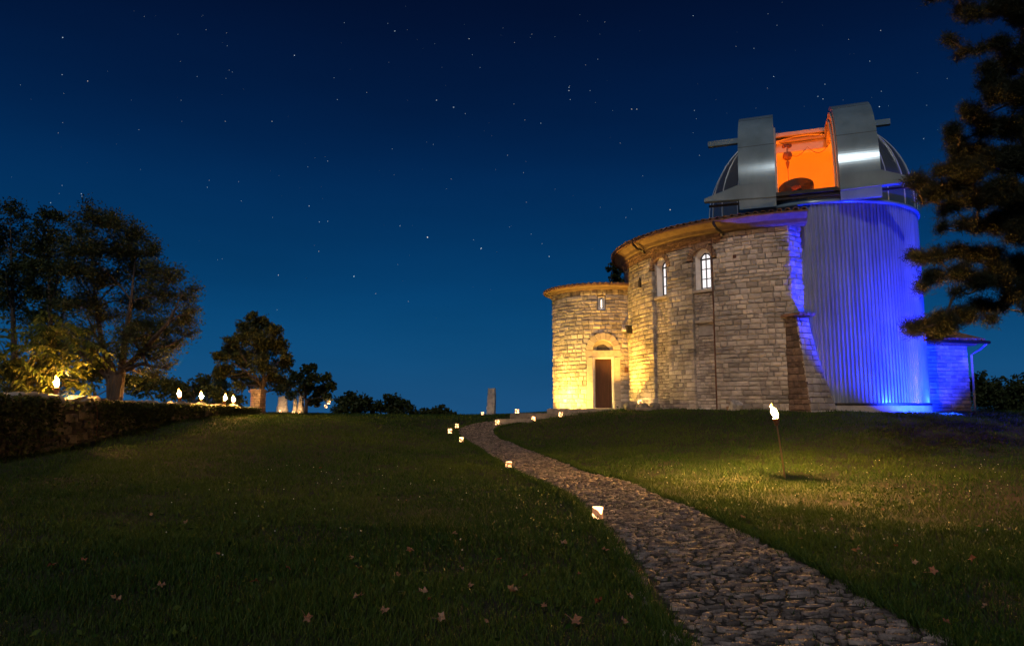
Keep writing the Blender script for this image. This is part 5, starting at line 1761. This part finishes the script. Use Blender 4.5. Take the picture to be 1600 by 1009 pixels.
# ------------------------------------------------------------------ stars
STARS = [(98, 59, 2), (97, 117, 1.4), (137, 127, 1.6), (32, 133, .8), (91, 208, 1), (98, 192, .9), (322, 47, 1), (354, 52, .9), (355, 72, 1), (278, 54, .7), (460, 87, 2), (308, 120, 1), (353, 123, .9), (363, 113, .9), (358, 110, .9), (283, 157, 1), (352, 190, 1.2), (425, 190, 1.5), (217, 203, 1), (97, 290, 1.2), (127, 303, 1.6), (128, 307, 1.3), (79, 317, 1.6),
         (324, 293, 1.4), (327, 282, 1), (373, 284, 1), (377, 314, 1.2), (483, 322, 1.7), (426, 340, 1), (499, 347, 1.5), (512, 346, 1.5), (435, 430, 1.8), (553, 432, 2.6), (587, 459, 1.4), (638, 471, 1.2), (668, 371, 3), (625, 353, 1.5), (752, 388, 2.3), (740, 375, 1.3), (498, 393, 1.3), (347, 405, 1), (682, 157, 1.8), (709, 168, 1.8), (727, 178, 1.2), (733, 61, 1.6), (738, 86, 1), (750, 106, 1), (617, 49, 1.8), (606, 37, .9), (538, 36, 1), (522, 122, 1), (527, 156, 1.2), (573, 145, 1.1), (512, 252, 1.3), (481, 261, 1), (433, 484, 1.1), (677, 226, 1), (613, 233, 1), (705, 280, 1), (340, 406, .8),
         (889, 137, 1.6), (889, 142, 1.8), (891, 156, 1.4), (987, 171, 1.8), (995, 171, 1.7), (922, 142, 1.2), (957, 173, .8), (1083, 25, 1.5), (1150, 73, 1), (1178, 76, 1.2), (1214, 40, 1), (1200, 22, .9), (1209, 120, 1.6), (1289, 132, 1.4), (1278, 151, 1.5), (1286, 155, 1.6), (1376, 48, 1.4), (1326, 62, 1), (1374, 167, 2), (1377, 143, 1.2), (1359, 96, 1.3), (1199, 138, 1), (1085, 173, 1.3), (1088, 186, 1), (1047, 328, 2.4), (1083, 208, .9), (1093, 243, 1.3), (845, 193, 1.4), (820, 188, 1.1), (803, 163, 1), (831, 54, 1), (804, 67, 1), (867, 58, .8), (915, 102, 1), (934, 93, 1.1), (945, 35, 1), (858, 401, 2), (751, 389, 1.5), (978, 340, 1.3), (987, 327, 1.1), (830, 366, 1.2), (847, 381, 1.1), (818, 270, 1.1), (793, 243, 1.1), (969, 224, 1), (1004, 275, 1), (708, 168, 1), (1443, 217, 1.4), (1465, 203, .8), (1480, 123, 1), (1448, 165, .9), (890, 135, 1), (796, 355, 1)]
r = np.random.default_rng(123)
for _ in range(240):
    STARS.append((r.uniform(-300, 1900), 560 * r.random() ** 1.1 - 60, r.beta(1.0, 2.2) * .95 + .08))
V, F, T = [], [], []
for (X, Y, m_) in STARS:
    if m_ <= .85 and (X > 1390 and Y > 240): pass
    p = at(X, Y, 1500.0)
    p = np.array(p); p = p / np.linalg.norm(p) * 1900
    rad = 0.48 + .38 * m_
    o = len(V)
    for dv_ in ((1, 0, 0), (-1, 0, 0), (0, 1, 0), (0, -1, 0), (0, 0, 1), (0, 0, -1)):
        V.append(p + np.array(dv_) * rad)
    F += [(o + a, o + b_, o + c_) for a in (0, 1) for b_, c_ in ((2, 4), (4, 3), (3, 5), (5, 2))]
    T += [min(m_ / 3, 1)] * 6
def star_mat():
    m, nt, b = new_mat("starlight")
    at_ = nt.nodes.new("ShaderNodeAttribute"); at_.attribute_name = "tint"
    mr = nt.nodes.new("ShaderNodeMapRange")
    mr.inputs[3].default_value = .02; mr.inputs[4].default_value = 1.3
    nt.links.new(at_.outputs["Fac"], mr.inputs[0])
    nt.links.new(mr.outputs[0], b.inputs["Emission Strength"])
    ah = nt.nodes.new("ShaderNodeAttribute"); ah.attribute_name = "hue"
    mh = nt.nodes.new("ShaderNodeMix"); mh.data_type = 'RGBA'
    mh.inputs[6].default_value = (.60, .82, 1, 1); mh.inputs[7].default_value = (1, .84, .66, 1)
    nt.links.new(ah.outputs["Fac"], mh.inputs[0]); nt.links.new(mh.outputs[2], b.inputs["Emission Color"])
    b.inputs["Base Color"].default_value = (0, 0, 0, 1)
    b.inputs["Specular IOR Level"].default_value = 0
    return m
sm_ = np_mesh("stars", np.array(V), np.array(F), np.array(T))
ah_ = sm_.attributes.new("hue", 'FLOAT', 'POINT'); ah_.data.foreach_set("value", np.repeat(r.beta(.8, 1.8, len(STARS)), 6).astype(np.float32))
tag(link("stars", sm_, star_mat()), "small scattered stars in the deep blue night sky", kind="stuff")
